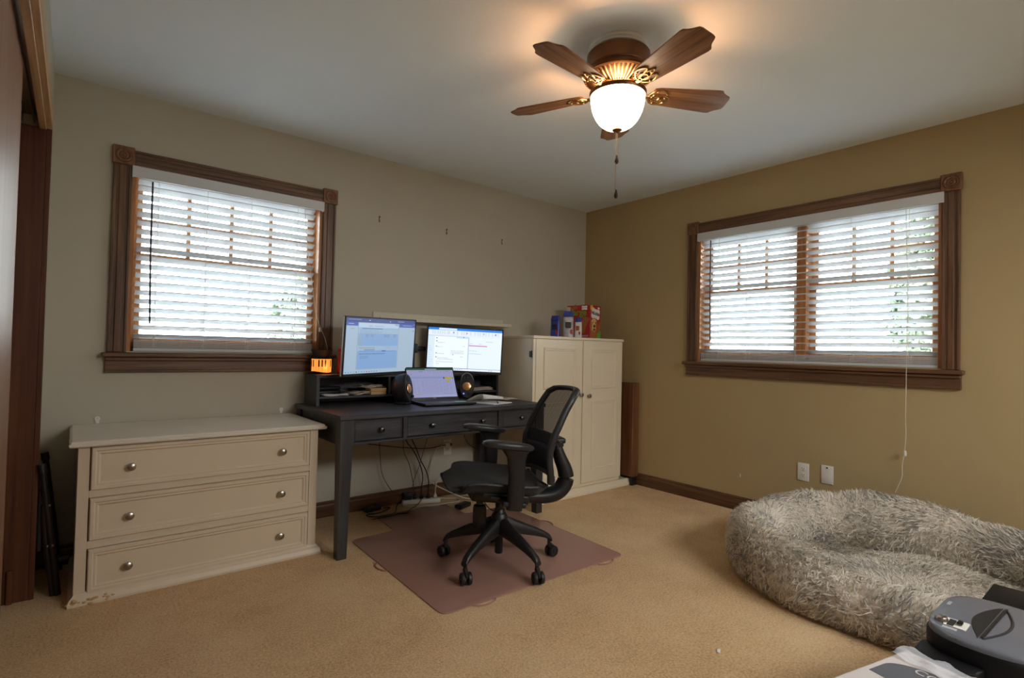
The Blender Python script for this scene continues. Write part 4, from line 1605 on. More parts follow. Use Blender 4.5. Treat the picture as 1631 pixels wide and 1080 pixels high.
mb = MB(); mb.lathe([(0, .112), (.006, .112), (.0065, .135), (.011, .136), (.012, .156), (.010, .160), (0, .160)], None, 18); mb.build('cap', M_['redplastic'], bt)

# ------------------------------------------------------------------ cables and power strip
ps = thing('power_strip', 'white power strip on the carpet under the desk', 'power strip', (-1.765, -.085, .0005), R(-20))
mb = MB(); mb.box((-.135, -.028, 0), (.135, .028, .030), .006, 2); mb.build('strip_body', M_['white'], ps)
for k in range(5):
    mb = MB(); mb.lathe([(.016, .030), (.016, .0312), (.0, .0312)], Matrix.Translation((-.10 + .05 * k, 0, 0)), 18); mb.build('socket', M_['offwhite'], ps)


def plug(label, x, y, mat, h=.04):
    m = MB()
    m.box((-.013, -.012, .0), (.013, .012, h * .55), .004, 2)
    m.tube([(0, 0, h * .5), (0, 0, h * .85), (0, 0, h)], [.008, .005, .0035], 8)
    o = m.build('plug', mat, None)
    o.location, o.rotation_euler = (x, y, .0325), (0, 0, R(-20))
    tag(o, label, 'plug', 'plugs in the power strip')


ca, sa = math.cos(R(-20)), math.sin(R(-20))
SP = [(-1.765 + ca * d, -.085 + sa * d) for d in (-.10, -.05, 0, .05, .10)]
m = MB()
m.box((-.03, -.022, 0), (.03, .022, .05), .005, 2)
o = m.build('power_brick', M_['plastic'], None)
o.location, o.rotation_euler = (SP[0][0], SP[0][1], .0325), (0, 0, R(-20))
tag(o, 'black power brick plugged into the left end of the power strip', 'power adapter')
plug('black plug in the power strip, next to the black brick', *SP[1], M_['cable'])
plug('black plug in the middle of the power strip', *SP[2], M_['cable'])
plug('black plug in the power strip, beside the white plug', *SP[3], M_['cable'])
plug('white plug in the right end of the power strip', *SP[4], M_['wcable'])
m = MB()
m.box((-.06, -.025, 0), (.06, .025, .030), .006, 2)
o = m.build('power_brick', M_['plastic'], None)
o.location, o.rotation_euler = (-2.13, -.06, .0005), (0, 0, R(12))
tag(o, 'long black power brick on the carpet by the baseboard', 'power adapter')
m = MB()
m.box((-.06, -.03, 0), (.06, .03, .028), .006, 2)
o = m.build('foot_pedal', M_['plastic'], None)
o.location, o.rotation_euler = (-1.60, -.375, .0105), (0, 0, R(20))
tag(o, 'black power adapter lying on the back edge of the chair mat', 'power adapter')


def cable(label, pts, r, mat, it=2):
    m = MB()
    m.tube(pts, r, 6, smooth=it)
    o = m.build('cable', mat, None)
    tag(o, label, 'cable', 'cables under the desk')


cable('black cable running sideways under the drawers to the wall outlet', [(-2.3, -.078, .60), (-2.22, -.06, .468), (-2.09, -.05, .44), (-1.95, -.045, .413), (-1.81, -.045, .389), (-1.67, -.04, .375), (-1.58, -.03, .383), (-1.535, -.03, .385)], .0032, M_['cable'])
cable('thin black cable hanging at the far left under the desk', [(-2.10, -.085, .60), (-2.097, -.07, .465), (-2.084, -.06, .378), (-2.067, -.05, .25), (-2.03, -.06, .168), (-1.971, -.06, .093), (-1.90, -.05, .075)], .0022, M_['cable'])
cable('black cable hanging to the plug nearest the black brick', [(-1.915, -.085, .60), (-1.914, -.07, .471), (-1.908, -.06, .379), (-1.854, -.06, .288), (-1.829, -.06, .18), (-1.815, -.065, .11), (SP[1][0], SP[1][1], .074)], .0026, M_['cable'])
cable('thick black cable curving down to the middle plug', [(-1.93, -.085, .60), (-1.899, -.07, .456), (-1.835, -.07, .391), (-1.779, -.075, .286), (-1.75, -.08, .188), (SP[2][0], SP[2][1], .12), (SP[2][0], SP[2][1], .074)], .0042, M_['cable'])
cable('thick black cable crossing in front of the others', [(-1.88, -.085, .60), (-1.859, -.085, .466), (-1.82, -.09, .403), (-1.795, -.10, .321), (-1.735, -.10, .227), (-1.715, -.10, .15), (SP[3][0], SP[3][1], .074)], .0042, M_['cable'])
cable('thin black cable slanting left behind the thick pair', [(-1.69, -.085, .60), (-1.704, -.05, .459), (-1.736, -.045, .361), (-1.763, -.04, .251), (-1.80, -.04, .176), (-1.812, -.035, .12), (-1.80, -.028, .06)], .0022, M_['cable'])
cable('white cord from the wall outlet down behind the chair', [(-1.515, -.03, .37), (-1.575, -.03, .385), (-1.619, -.03, .37), (-1.655, -.035, .244), (-1.687, -.05, .161), (-1.67, -.09, .118), (-1.56, -.16, .06), (-1.47, -.20, .012), (-1.42, -.22, .006)], .0042, M_['wcable'])
cable('white cord arching up from the white plug', [(SP[4][0], SP[4][1], .072), (-1.667, -.118, .11), (-1.655, -.115, .15), (-1.62, -.12, .175), (-1.57, -.14, .17), (-1.50, -.16, .11), (-1.44, -.17, .03), (-1.38, -.18, .006)], .0042, M_['wcable'])
cable('white cord looping over the carpet in front of the power strip', [(-1.90, -.05, .02), (-1.92, -.10, .005), (-1.84, -.165, .005), (-1.761, -.221, .012), (-1.658, -.238, .014), (-1.564, -.25, .014), (-1.52, -.22, .012), (-1.49, -.15, .006), (-1.56, -.108, .006), (-1.62, -.085, .012)], .0042, M_['wcable'])
cable('black cable coiled on the carpet beside the mat', [(-1.90, -.03, .02), (-1.955, -.07, .008), (-2.005, -.168, .006), (-2.071, -.24, .006), (-2.157, -.225, .006), (-2.221, -.176, .006), (-2.205, -.136, .008), (-2.142, -.172, .011), (-2.056, -.132, .010), (-1.997, -.075, .006), (-2.05, -.06, .006)], .0036, M_['cable'])
cable('black cable crossing the lip of the chair mat', [(-1.755, -.10, .065), (-1.79, -.125, .03), (-1.85, -.17, .013), (-1.919, -.203, .011), (-1.976, -.277, .011), (-2.028, -.25, .013), (-2.10, -.28, .012), (-2.17, -.26, .011), (-2.22, -.25, .006)], .0030, M_['cable'])
cable('short black cable hanging behind the far armrest', [(-1.40, -.085, .60), (-1.403, -.07, .465), (-1.362, -.06, .394), (-1.308, -.05, .353), (-1.25, -.04, .33)], .0028, M_['cable'])
# ------------------------------------------------------------------ chair mat
mt = thing('chair_mat', 'brownish translucent chair mat on the carpet under the office chair', 'chair mat', (-1.92, -1.0, 0))
ox, oy = 1.92, 1.0


def rounded(pts, rad, n=6):
    out = []
    N = len(pts)
    for i in range(N):
        p, a, b = Vector(pts[i]), Vector(pts[i - 1]), Vector(pts[(i + 1) % N])
        ra = (a - p).normalized() * rad
        rb = (b - p).normalized() * rad
        p0, p1 = p + ra, p + rb
        for k in range(n + 1):
            t_ = k / n
            q = p0 * (1 - t_) ** 2 + p * 2 * t_ * (1 - t_) + p1 * t_ ** 2
            out.append((q.x, q.y))
    return out


mo = rounded([(-2.515, -1.575), (-1.365, -1.60), (-1.325, -.50), (-1.66, -.495), (-1.65, -.20), (-2.175, -.20), (-2.195, -.515), (-2.475, -.525)], .045)
mb = MB()
mb.prism([(x + ox, y + oy) for x, y in mo], .001, .006, None, 0, .0012)
mb.build('mat_sheet', M_['mat'], mt)
for x, y, a in ((-2.497, -.97, 90), (-2.30, -1.583, 180), (-1.52, -1.601, 180), (-1.341, -.95, -90)):
    mb = MB()
    ca_, sa_ = math.cos(R(a)), math.sin(R(a))
    pts = []
    for k in range(11):
        u = -.06 + .12 * k / 10
        v = .026 * math.sin(PI * k / 10) ** .6
        pts.append((x + u * ca_ - v * sa_ + ox, y + u * sa_ + v * ca_ + oy, .0045))
    mb.tube(pts, .004, 6, flat=.8)
    mb.build('carry_tab', M_['mat'], mt)

# ------------------------------------------------------------------ office chair
MZ = .0062
CH = R(155)
oc = thing('office_chair', 'black mesh office chair with armrests on the chair mat', 'office chair', (-1.995, -1.286, MZ), CH)
CA = [R(d) - CH for d in (55, 127, 199, 271, 343)]
mb = MB()
mb.lathe([(.0, .055), (.018, .055), (.021, .06), (.021, .15), (.040, .165), (.046, .205), (.042, .250), (.034, .262), (.0, .262)], None, 28)
for a in CA:
    d = Vector((math.cos(a), math.sin(a), 0))
    s = Vector((-math.sin(a), math.cos(a), 0))
    rows = []
    for x, zt, zb_, w in ((.028, .248, .150, .030), (.10, .216, .143, .027), (.20, .172, .122, .022), (.262, .140, .104, .019), (.290, .122, .090, .019), (.302, .104, .080, .017)):
        zm = (zt + zb_) / 2
        ring = []
        for k in range(12):
            b = 2 * PI * k / 12
            cx_, cz_ = math.cos(b), math.sin(b)
            ring.append(d * x + s * (w * math.copysign(abs(cx_) ** .6, cx_) * (1 - .25 * max(cz_, 0))) + Vector((0, 0, zm + (zt - zb_) / 2 * math.copysign(abs(cz_) ** .7, cz_))))
        rows.append(ring)
    vs_ = mb.grid(rows, closed_v=True)
    mb.bm.faces.new(vs_[0])
    mb.bm.faces.new(vs_[-1])
mb.build('star_base', M_['plastic'], oc)
for k, a in enumerate(CA):
    tr = a + (.5, -.6, .9, -.4, .3)[k]
    cx_, cy_ = .292 * math.cos(a), .292 * math.sin(a)
    dx_, dy_ = math.cos(tr), math.sin(tr)
    c = Vector((cx_ + dx_ * .018, cy_ + dy_ * .018, .029))
    ax = Vector((-dy_, dx_, 0))
    mb = MB()
    mb.cyl((cx_, cy_, .05), (cx_, cy_, .098), .010, seg=12)
    mb.tube([Vector((cx_, cy_, .066)), c + Vector((-dx_ * .006, -dy_ * .006, .029)), c + Vector((dx_ * .026, dy_ * .026, .012))], [.013, .012, .006], 10, smooth=1)
    ca_ = mb.build('caster', M_['plastic'], oc)
    for s in (-1, 1):
        m2 = MB()
        Mx_ = Matrix.Translation(c + ax * (s * .008)) @ frame(ax * s)
        m2.lathe([(.004, 0), (.026, 0), (.029, .003), (.029, .014), (.026, .018), (.019, .0185), (.018, .015), (.009, .015), (.007, .019), (.0, .019)], Mx_, 26)
        m2.build('wheel', M_['ink'], ca_)
mb = MB()
mb.cyl((0, 0, .255), (0, 0, .345), .0225)
mb.cyl((0, 0, .255), (0, 0, .285), .030, .026)
mb.build('gas_column', M_['plastic'], oc)
# seat mechanism
TL = Matrix.Translation((0, 0, .40)) @ Matrix.Rotation(R(-7), 4, 'Y') @ Matrix.Translation((0, 0, -.40))
mb = MB()
mb.box((-.15, -.075, .325), (.16, .075, .392), .018, 3, M=TL)
mb.box((-.10, -.20, .385), (.13, .20, .405), .006, 2, M=TL)
mb.box((-.06, -.305, .372), (.055, .305, .398), .010, 2, M=TL)
mb.build('mechanism', M_['plastic'], oc)
mb = MB()
mb.lathe([(.0, .205), (.026, .206), (.033, .214), (.035, .25), (.034, .30), (.030, .315), (.018, .318), (.018, .36), (.0, .36)], Matrix.Translation((.112, .03, 0)), 24)
mb.build('tension_knob', M_['plastic'], oc)
mb = MB()
mb.box((.02, .10, .385), (.10, .225, .397), .003, 1, M=TL)
mb.build('seat_lever', M_['softblack'], oc)
mb = MB()
mb.tube([(.09, .03, .33), (.06, .035, .29), (.03, .03, .28), (.01, .025, .30), (.0, .02, .33)], .0025, 6, smooth=2)
mb.build('control_cable', M_['cable'], oc)


def seat_rows(top):
    """superellipse pan with a waterfall front; x forward, y left"""
    rows = []
    nu, nv = 26, 22
    for i in range(nu + 1):
        u = -1 + 2 * i / nu
        x = .045 + .245 * u
        hw = .250 - .030 * max(0, -u) ** 2 - .020 * max(0, u) ** 4
        row = []
        for j in range(nv + 1):
            v = -1 + 2 * j / nv
            y = hw * v
            dip = -.016 * (1 - v * v) * (1 - .4 * u * u)
            fall = -.050 * max(0, (u - .35) / .65) ** 2.2
            rise = .012 * max(0, -u - .4) + .006 * abs(v) ** 6
            z = .458 + dip + fall + rise
            cr = max(0, abs(u) - .72) * max(0, abs(v) - .72) * 1.4
            x2 = x - math.copysign(cr * .5, u)
            y2 = y - math.copysign(cr * .5, v)
            edge = max(abs(u), abs(v))
            if not top:
                z -= .050 * (1 - edge ** 6) + .012
            row.append(TL @ Vector((x2, y2, z)))
        rows.append(row)
    return rows


mb = MB()
a_ = mb.grid(seat_rows(True))
b_ = mb.grid(seat_rows(False))
bo = lambda g: g[0] + [r[-1] for r in g[1:]] + list(reversed(g[-1][:-1])) + [r[0] for r in reversed(g[1:-1])]
A_, B2 = bo(a_), bo(b_)
for k in range(len(A_)):
    mb.bm.faces.new([A_[k], A_[(k + 1) % len(A_)], B2[(k + 1) % len(A_)], B2[k]])
mb.build('seat', M_['fabric'], oc)
mb = MB()
rim = [r for r in seat_rows(True)]
ed = rim[0] + [r[-1] for r in rim[1:]] + list(reversed(rim[-1][:-1])) + [r[0] for r in reversed(rim[1:-1])]
mb.tube([p - Vector((0, 0, .006)) for p in ed], .0085, 8, closed=True)
mb.build('seat_rim', M_['softblack'], oc)
# armrests
for s in (1, -1):
    mb = MB()
    rows = []
    for z, xc, wx_, wy_ in ((.360, -.005, .038, .022), (.40, -.006, .040, .024), (.52, .004, .040, .022), (.60, .018, .046, .022), (.628, .026, .062, .026), (.640, .030, .075, .032)):
        ring = []
        for k in range(16):
            b = 2 * PI * k / 16
            ring.append(TL @ Vector((xc + wx_ * math.copysign(abs(math.cos(b)) ** .7, math.cos(b)), s * .290 + wy_ * math.copysign(abs(math.sin(b)) ** .7, math.sin(b)), z)))
        rows.append(ring)
    vs_ = mb.grid(rows, closed_v=True)
    mb.bm.faces.new(vs_[0])
    mb.bm.faces.new(vs_[-1])
    ar = mb.build('armrest_post', M_['plastic'], oc)
    mb = MB()
    rows = []
    n = 24
    for f, zz in ((.0, -.020), (.7, -.020), (.93, -.014), (1.0, -.002), (.97, .008), (.86, .013), (.5, .016), (.0, .017)):
        ring = []
        for k in range(n):
            b = 2 * PI * k / n
            cx_, sy_ = math.cos(b), math.sin(b)
            wx_ = .128
            wy_ = .044 + .008 * cx_
            ring.append(TL @ Vector((.062 + f * wx_ * math.copysign(abs(cx_) ** .8, cx_), s * .283 + f * wy_ * math.copysign(abs(sy_) ** .85, sy_), .657 + zz - .012 * max(0, abs(cx_) * f - .4) ** 2)))
        rows.append(ring)
    mb.grid(rows, closed_v=True)
    mb.build('armrest_pad', M_['softblack'], ar)
# backrest
bp = [(-.208, .455), (-.205, .50), (-.197, .545), (-.193, .59), (-.200, .64), (-.218, .69), (-.243, .74), (-.272, .80), (-.310, .86), (-.352, .925)]


def bx_(z):
    for (xa, za), (xb, zb_) in zip(bp, bp[1:]):
        if za <= z <= zb_:
            f = (z - za) / (zb_ - za)
            return xa + (xb - xa) * f
    return bp[0][0] if z < bp[0][1] else bp[-1][0]


def bw(z):
    f = (z - .455) / .47
    return .205 + .022 * math.sin(PI * min(1, f * 1.05)) - .012 * f


def bpoint(u, z, off=0.0):
    """u -1..1 across; curved round the sitter"""
    return Vector((bx_(z) - .050 * (1 - u * u) + off, u * bw(z), z))


Z0, Z1 = .458, .908
mb = MB()
rows = [[bpoint(-1 + 2 * j / 16, Z0 + (Z1 - Z0) * i / 24) for j in range(17)] for i in range(8, 25)]
mb.grid(rows)
mb.build('back_mesh', M_['mesh'], oc)
mb = MB()
rows = [[bpoint(-1 + 2 * j / 16, Z0 + (Z1 - Z0) * i / 24) for j in range(17)] for i in range(0, 9)]
mb.grid(rows)
lo_ = mb.build('lower_mesh', M_['meshlow'], oc)
s_ = lo_.modifiers.new('thick', 'SOLIDIFY'); s_.thickness = .006
loop = []
N = 14
for k in range(N + 1):
    loop.append(bpoint(1, Z0 + (Z1 - .03 - Z0) * k / N))
for k in range(1, N):
    u = 1 - 2 * k / N
    loop.append(bpoint(u, Z1 - .012 * abs(u) ** 3))
for k in range(N + 1):
    loop.append(bpoint(-1, Z1 - .03 - (Z1 - .03 - Z0) * k / N))
for k in range(1, N):
    u = -1 + 2 * k / N
    loop.append(bpoint(u, Z0 + .004))
mb = MB()
mb.tube(loop, .0185, 10, closed=True, flat=.75, up=(1, 0, .3))
rows = [[bpoint(-1 + 2 * j / 16, Z1 - .06 + .06 * i / 4, .006) for j in range(17)] for i in range(5)]
mb.build('back_frame', M_['softblack'], oc)
mb = MB()
rows = [[bpoint(-.98 + 1.96 * j / 16, .60 + .07 * i / 4, -.016 - .006 * math.sin(PI * i / 4)) for j in range(17)] for i in range(5)]
mb.grid(rows)
lb = mb.build('lumbar_band', M_['plastic'], oc)
s_ = lb.modifiers.new('thick', 'SOLIDIFY'); s_.thickness = .012
mb = MB()
mb.tube([(-.06, 0, .352), (-.16, 0, .340), (-.25, 0, .335), (-.325, 0, .355), (-.368, 0, .415), (-.355, 0, .48), (-.325, 0, .54), (-.308, 0, .60), (-.305, 0, .635)],
        [.034, .036, .040, .043, .043, .040, .035, .028, .022], 14, smooth=2, flat=1.15, up=(0, 0, 1))
mb.build('back_spine', M_['plastic'], oc)
mb = MB()
mb.box((-.345, -.045, .618), (-.262, .045, .648), .010, 3)
mb.tube([(-.275, -.16, .634), (-.282, -.08, .634), (-.285, 0, .634), (-.282, .08, .634), (-.275, .16, .634)], .014, 10, smooth=1)
mb.tube([(-.285, .10, .634), (-.262, .15, .63), (-.235, .19, .63)], .011, 8)
mb.tube([(-.285, -.10, .634), (-.262, -.15, .63), (-.235, -.19, .63)], .011, 8)
mb.build('back_yoke', M_['plastic'], oc)

# ------------------------------------------------------------------ dog bed
bed = thing('dog_bed', 'large fluffy oval frosted-grey dog bed along the tan wall', 'dog bed', (-.690, -2.69, 0))
BA, BB = .527, .645          # centre line of the rim
RW, RH = .092, .150        # rim half width, half height


def bed_center(t):
    e = .86
    c, s = math.cos(t), math.sin(t)
    return BA * math.copysign(abs(c) ** e, c), BB * math.copysign(abs(s) ** e, s)


def bed_lump(t):
    return 1 + .05 * math.sin(3 * t + 1) + .035 * math.sin(7 * t) + .02 * math.sin(13 * t + 2)


def rim_point(t, p):
    x, y = bed_center(t)
    x2, y2 = bed_center(t + .01)
    tx, ty = x2 - x, y2 - y
    l_ = math.hypot(tx, ty)
    nx, ny = ty / l_, -tx / l_
    L = bed_lump(t)
    r_ = RW * L
    sag = 1.0 + .06 * math.sin(2 * t + .5)
    front = min(1, max(0, 1.25 * math.cos(t - R(207)) - .15))
    hz = RH * sag * L * (1 - .31 * front * front * (3 - 2 * front))
    return Vector((x + nx * r_ * math.cos(p), y + ny * r_ * math.cos(p), max(.004, hz * .97 + hz * math.sin(p)))), Vector((nx * math.cos(p) / RW, ny * math.cos(p) / RW, math.sin(p) / RH)).normalized()


mb = MB()
NT, NP = 96, 24
mb.grid([[rim_point(2 * PI * i / NT, 2 * PI * j / NP)[0] for j in range(NP)] for i in range(NT)], closed_u=True, closed_v=True)
mb.build('rim', M_['furbase'], bed)


def pad_z(x, y):
    return .064 + .016 * math.sin(7 * x + 2) * math.sin(5 * y) + .012 * math.sin(11 * y + 4 * x)


mb = MB()
rows = []
for i in range(13):
    f = i / 12
    row = []
    for j in range(64):
        x, y = bed_center(2 * PI * j / 64)
        k_ = .9 * f
        row.append(Vector((x * k_, y * k_, pad_z(x * k_, y * k_))))
    rows.append(row)
rows.append([Vector((bed_center(2 * PI * j / 64)[0] * .92, bed_center(2 * PI * j / 64)[1] * .92, .004)) for j in range(64)])
rows[0] = [Vector((0, 0, pad_z(0, 0)))] * 64
vs_ = mb.grid(rows[1:], closed_v=True)
mb.bm.faces.new(vs_[0])
mb.build('pad', M_['furbase'], bed)


def fur(name, P, Nn, length, width, parent, seed, lay=.55, droop=.35):
    """tapered bent strands rooted at P, combed in clumps"""
    rng = np.random.default_rng(seed)
    n = len(P)
    ncl = max(1, n // 40)
    ci = rng.choice(n, ncl, replace=False)
    # comb direction field varies smoothly over the surface
    q = P * 5.5
    comb = np.stack([np.sin(q[:, 1] * 1.3 + q[:, 2] * 2 + 1) + .5 * np.sin(q[:, 0] * 2.1 + 2), np.cos(q[:, 0] * 1.7 + q[:, 2] * 1.1) + .5 * np.sin(q[:, 1] * 2.6), .5 * np.sin(q[:, 0] * 1.9 - q[:, 1] * 1.4)], 1)
    comb += rng.normal(size=(n, 3)) * .55
    comb -= (comb * Nn).sum(1)[:, None] * Nn
    comb /= np.linalg.norm(comb, axis=1)[:, None] + 1e-9
    L = length * (.65 + .6 * rng.random((n, 1)))
    down = np.array([0, 0, -1.0])
    d0 = Nn + comb * lay * .5
    d1 = Nn * .55 + comb * lay * 1.5 + down * droop
    d0 /= np.linalg.norm(d0, axis=1)[:, None]
    d1 /= np.linalg.norm(d1, axis=1)[:, None]
    mid = P + d0 * L * .5
    tip = mid + d1 * L * .6
    # pull tips toward clump centres
    cp_ = tip[ci]
    cell = {}
    for k in range(ncl):
        cell.setdefault(tuple((cp_[k] / .03).astype(int)), []).append(k)
    near = np.full(n, -1)
    keys = (tip / .03).astype(int)
    for i in range(n):
        c = cell.get(tuple(keys[i]))
        if c:
            near[i] = c[i % len(c)]
    ok = near >= 0
    w_ = .76
    tip[ok] = tip[ok] * (1 - w_) + cp_[near[ok]] * w_
    tip[:, 0] = np.minimum(tip[:, 0], .684)
    mid[:, 0] = np.minimum(mid[:, 0], .684)
    low = tip[:, 2] < .004
    tip[low, 2] = .004 + .004 * rng.random(low.sum())
    mid[:, 2] = np.maximum(mid[:, 2], .003)
    side = np.cross(d0, rng.normal(size=(n, 3)))
    side /= np.linalg.norm(side, axis=1)[:, None] + 1e-9
    side *= np.where((np.cross(side, d0) * Nn).sum(1) < 0, -1.0, 1.0)[:, None]
    wv = width * (.7 + .6 * rng.random((n, 1)))
    V = np.stack([P - side * wv * .5, P + side * wv * .5, mid + side * wv * .5, mid - side * wv * .5, tip], 1).reshape(-1, 3)
    base = np.arange(n)[:, None] * 5
    quads = base + np.array([[0, 1, 2, 3]])
    tris = base + np.array([[3, 2, 4]])
    me = bpy.data.meshes.new(name)
    me.vertices.add(n * 5)
    me.vertices.foreach_set('co', V.astype(np.float32).ravel())
    loops = np.concatenate([quads, tris], 1).ravel()
    me.loops.add(len(loops))
    me.loops.foreach_set('vertex_index', loops.astype(np.int32))
    me.polygons.add(n * 2)
    st = (np.arange(n)[:, None] * 7 + np.array([[0, 4]])).ravel()
    tot = np.tile([4, 3], n)
    me.polygons.foreach_set('loop_start', st.astype(np.int32))
    me.polygons.foreach_set('loop_total', tot.astype(np.int32))
    me.update()
    # frosted plush: cream strands, some with slate-grey ends
    tone = .5 + .5 * np.sin(P[:, 0] * 9 + 3 * np.sin(P[:, 1] * 6)) * np.sin(P[:, 1] * 8 + 2 * np.sin(P[:, 0] * 7 + P[:, 2] * 9))
    dark = (rng.random(n) < .06 + .50 * tone ** 2)[:, None]
    cream = np.array([.93, .88, .80]) * (.80 + .25 * rng.random((n, 1)))
    slate = np.array([.10, .10, .115]) * (.7 + .6 * rng.random((n, 1)))
    tipc = np.where(dark, slate, cream)
    C = np.stack([cream, cream, cream * .5 + tipc * .5, cream * .5 + tipc * .5, tipc], 1).reshape(-1, 3)
    C = np.concatenate([C, np.ones((n * 5, 1))], 1).astype(np.float32)
    at = me.color_attributes.new('strand', 'FLOAT_COLOR', 'POINT')
    at.data.foreach_set('color', C.ravel())
    me.materials.append(M_['fur'])
    bn = np.cross(side, d0)
    cn = Nn * .75 + bn * .55
    cn /= np.linalg.norm(cn, axis=1)[:, None] + 1e-9
    me.shade_smooth()
    me.normals_split_custom_set_from_vertices(np.repeat(cn, 5, 0))
    o = bpy.data.objects.new(name, me)
    COL.objects.link(o)
    o.parent = parent
    o['kind'] = 'stuff'
    return o


rng = np.random.default_rng(5)
nr = 48000
tt = rng.random(nr) * 2 * PI
pp = -.9 + rng.random(nr) * (PI + 1.6)
PN = [rim_point(a, b) for a, b in zip(tt, pp)]
P = np.array([p[0] for p in PN])
Nn = np.array([p[1] for p in PN])
fur('rim_fur', P, Nn, .042, .0046, bed, 11, lay=.95, droop=.2)
npd = 24000
rr = np.sqrt(rng.random(npd)) * .86
tt = rng.random(npd) * 2 * PI
P = []
for a, r_ in zip(tt, rr):
    x, y = bed_center(a)
    P.append((x * r_, y * r_, pad_z(x * r_, y * r_)))
P = np.array(P)
Nn = np.tile(np.array([0, 0, 1.0]), (npd, 1))
fur('pad_fur', P, Nn, .034, .0032, bed, 12, lay=1.1, droop=.1)

# ------------------------------------------------------------------ shredder, black box, wrapped carton
sh = thing('paper_shredder', 'black paper shredder with a grey-blue top at the right edge', 'paper shredder', (-1.84, -3.20, 0))
ox, oy = 1.84, 3.20


def rrect(x0, x1, y0, y1, rad, n=8):
    return rounded([(x0, y0), (x1, y0), (x1, y1), (x0, y1)], rad, n)


mb = MB()
rows = []
for z, g in ((.0005, -.022), (.03, -.018), (.34, -.004), (.352, .0), (.400, .0), (.408, -.004)):
    rows.append([Vector((x + ox, y + oy, z)) for x, y in rrect(-2.022 - g, -1.655 + g, -3.325 - g, -3.072 + g, .118)])
vs_ = mb.grid(rows, closed_v=True)
mb.bm.faces.new(vs_[0])
mb.bm.faces.new(vs_[-1])
mb.build('bin_body', M_['binblack'], sh)
mb = MB()
lo_, = [rrect(-2.018, -1.659, -3.321, -3.076, .115)]
rows = []
for z, k_ in ((.4082, 1.0), (.415, 1.0), (.421, .975), (.4225, .90)):
    rows.append([Vector(((x + 1.8385) * k_ - 1.8385 + ox, (y + 3.1985) * k_ - 3.1985 + oy, z)) for x, y in lo_])
vs_ = mb.grid(rows, closed_v=True)
mb.bm.faces.new(vs_[0])
mb.bm.faces.new(vs_[-1])
mb.build('top_cover', M_['shredtop'], sh, angle=50)
mb = MB()
cr = [(-1.708 + (-.266) * k / 16, -3.197 + .011 * k / 16) for k in range(17)]
cv = [(-1.708 + (-.266) * (16 - k) / 16, -3.192 + .004 * (16 - k) / 16 + .034 * math.sin(PI * k / 16)) for k in range(1, 16)]
mb.prism([(x + ox, y + oy) for x, y in cr + cv], .4222, .4236)
mb.build('feed_throat', M_['ink'], sh, smooth=False)
mb = MB()
mb.prism([(x + ox, y + oy - .006) for x, y in [(-1.712, -3.196), (-1.966, -3.185), (-1.966, -3.191), (-1.712, -3.202)]], .4236, .4262)
mb.build('feed_slot', M_['plastic'], sh, smooth=False)
mb = MB()
cv2 = [(-1.72 - .25 * k / 14, -3.207 - .030 * math.sin(PI * k / 14) + .011 * k / 14) for k in range(15)]
mb.tube([(x + ox, y + oy, .4235) for x, y in cv2], .0028, 8)
mb.tube([(-2.010 + ox, -3.150 + oy, .4165), (-2.012 + ox, -3.20 + oy, .417), (-1.985 + ox, -3.26 + oy, .4195), (-1.93 + ox, -3.30 + oy, .419), (-1.72 + ox, -3.312 + oy, .418)], .0022, 8, smooth=2)
mb.build('cover_seam', M_['softblack'], sh)
mb = MB(); mb.lathe([(0, .422), (.0145, .4222), (.0145, .430), (.012, .4335), (0, .434)], Matrix.Translation((-1.932 + ox, -3.106 + oy, 0)), 24); mb.build('mode_button', M_['nickel'], sh)
mb = MB(); mb.box((-1.955 + ox, -3.160 + oy, .4222), (-1.900 + ox, -3.114 + oy, .4240), .002, 1); mb.build('switch_plate', M_['white'], sh, smooth=False)
mb = MB(); mb.box((-1.952 + ox, -3.134 + oy, .4240), (-1.905 + ox, -3.120 + oy, .4246)); mb.build('switch_slot', M_['ink'], sh, smooth=False)
mb = MB(); mb.box((-1.938 + ox, -3.150 + oy, .4240), (-1.916 + ox, -3.138 + oy, .434), .004, 2); mb.build('slide_switch', M_['darkknob'], sh)
mb = MB(); mb.box((-1.975 + ox, -3.145 + oy, .4220), (-1.960 + ox, -3.115 + oy, .4232), .001, 1); mb.build('clear_sticker', M_['film'], sh, smooth=False)
mb = MB()
for k in range(5):
    mb.box((-1.80 + ox + .006 * k, -3.098 + oy, .4223), (-1.797 + ox + .006 * k, -3.090 + oy, .4232))
mb.build('power_mark', M_['silver'], sh, smooth=False)
# curved handle lip on the left of the bin
mb = MB()
mb.prism(rounded([(-1.93 + ox, -3.075 + oy), (-2.085 + ox, -3.072 + oy), (-2.085 + ox, -3.20 + oy), (-1.93 + ox, -3.22 + oy)], .05), .335, .372, None, 0, .006)
mb.build('carry_lip', M_['binblack'], sh)

bb = thing('black_storage_box', 'plain matte black box between the shredder and the dog bed', 'box', (-1.50, -3.33, 0))
mb = MB(); mb.box((-.105, -.20, .001), (.07, .195, .372), .004, 2); mb.build('box_body', M_['binblack'], bb)
mb = MB(); mb.box((-.107, -.202, .3722), (.072, .197, .400), .004, 2); mb.build('lid', M_['binblack'], bb)

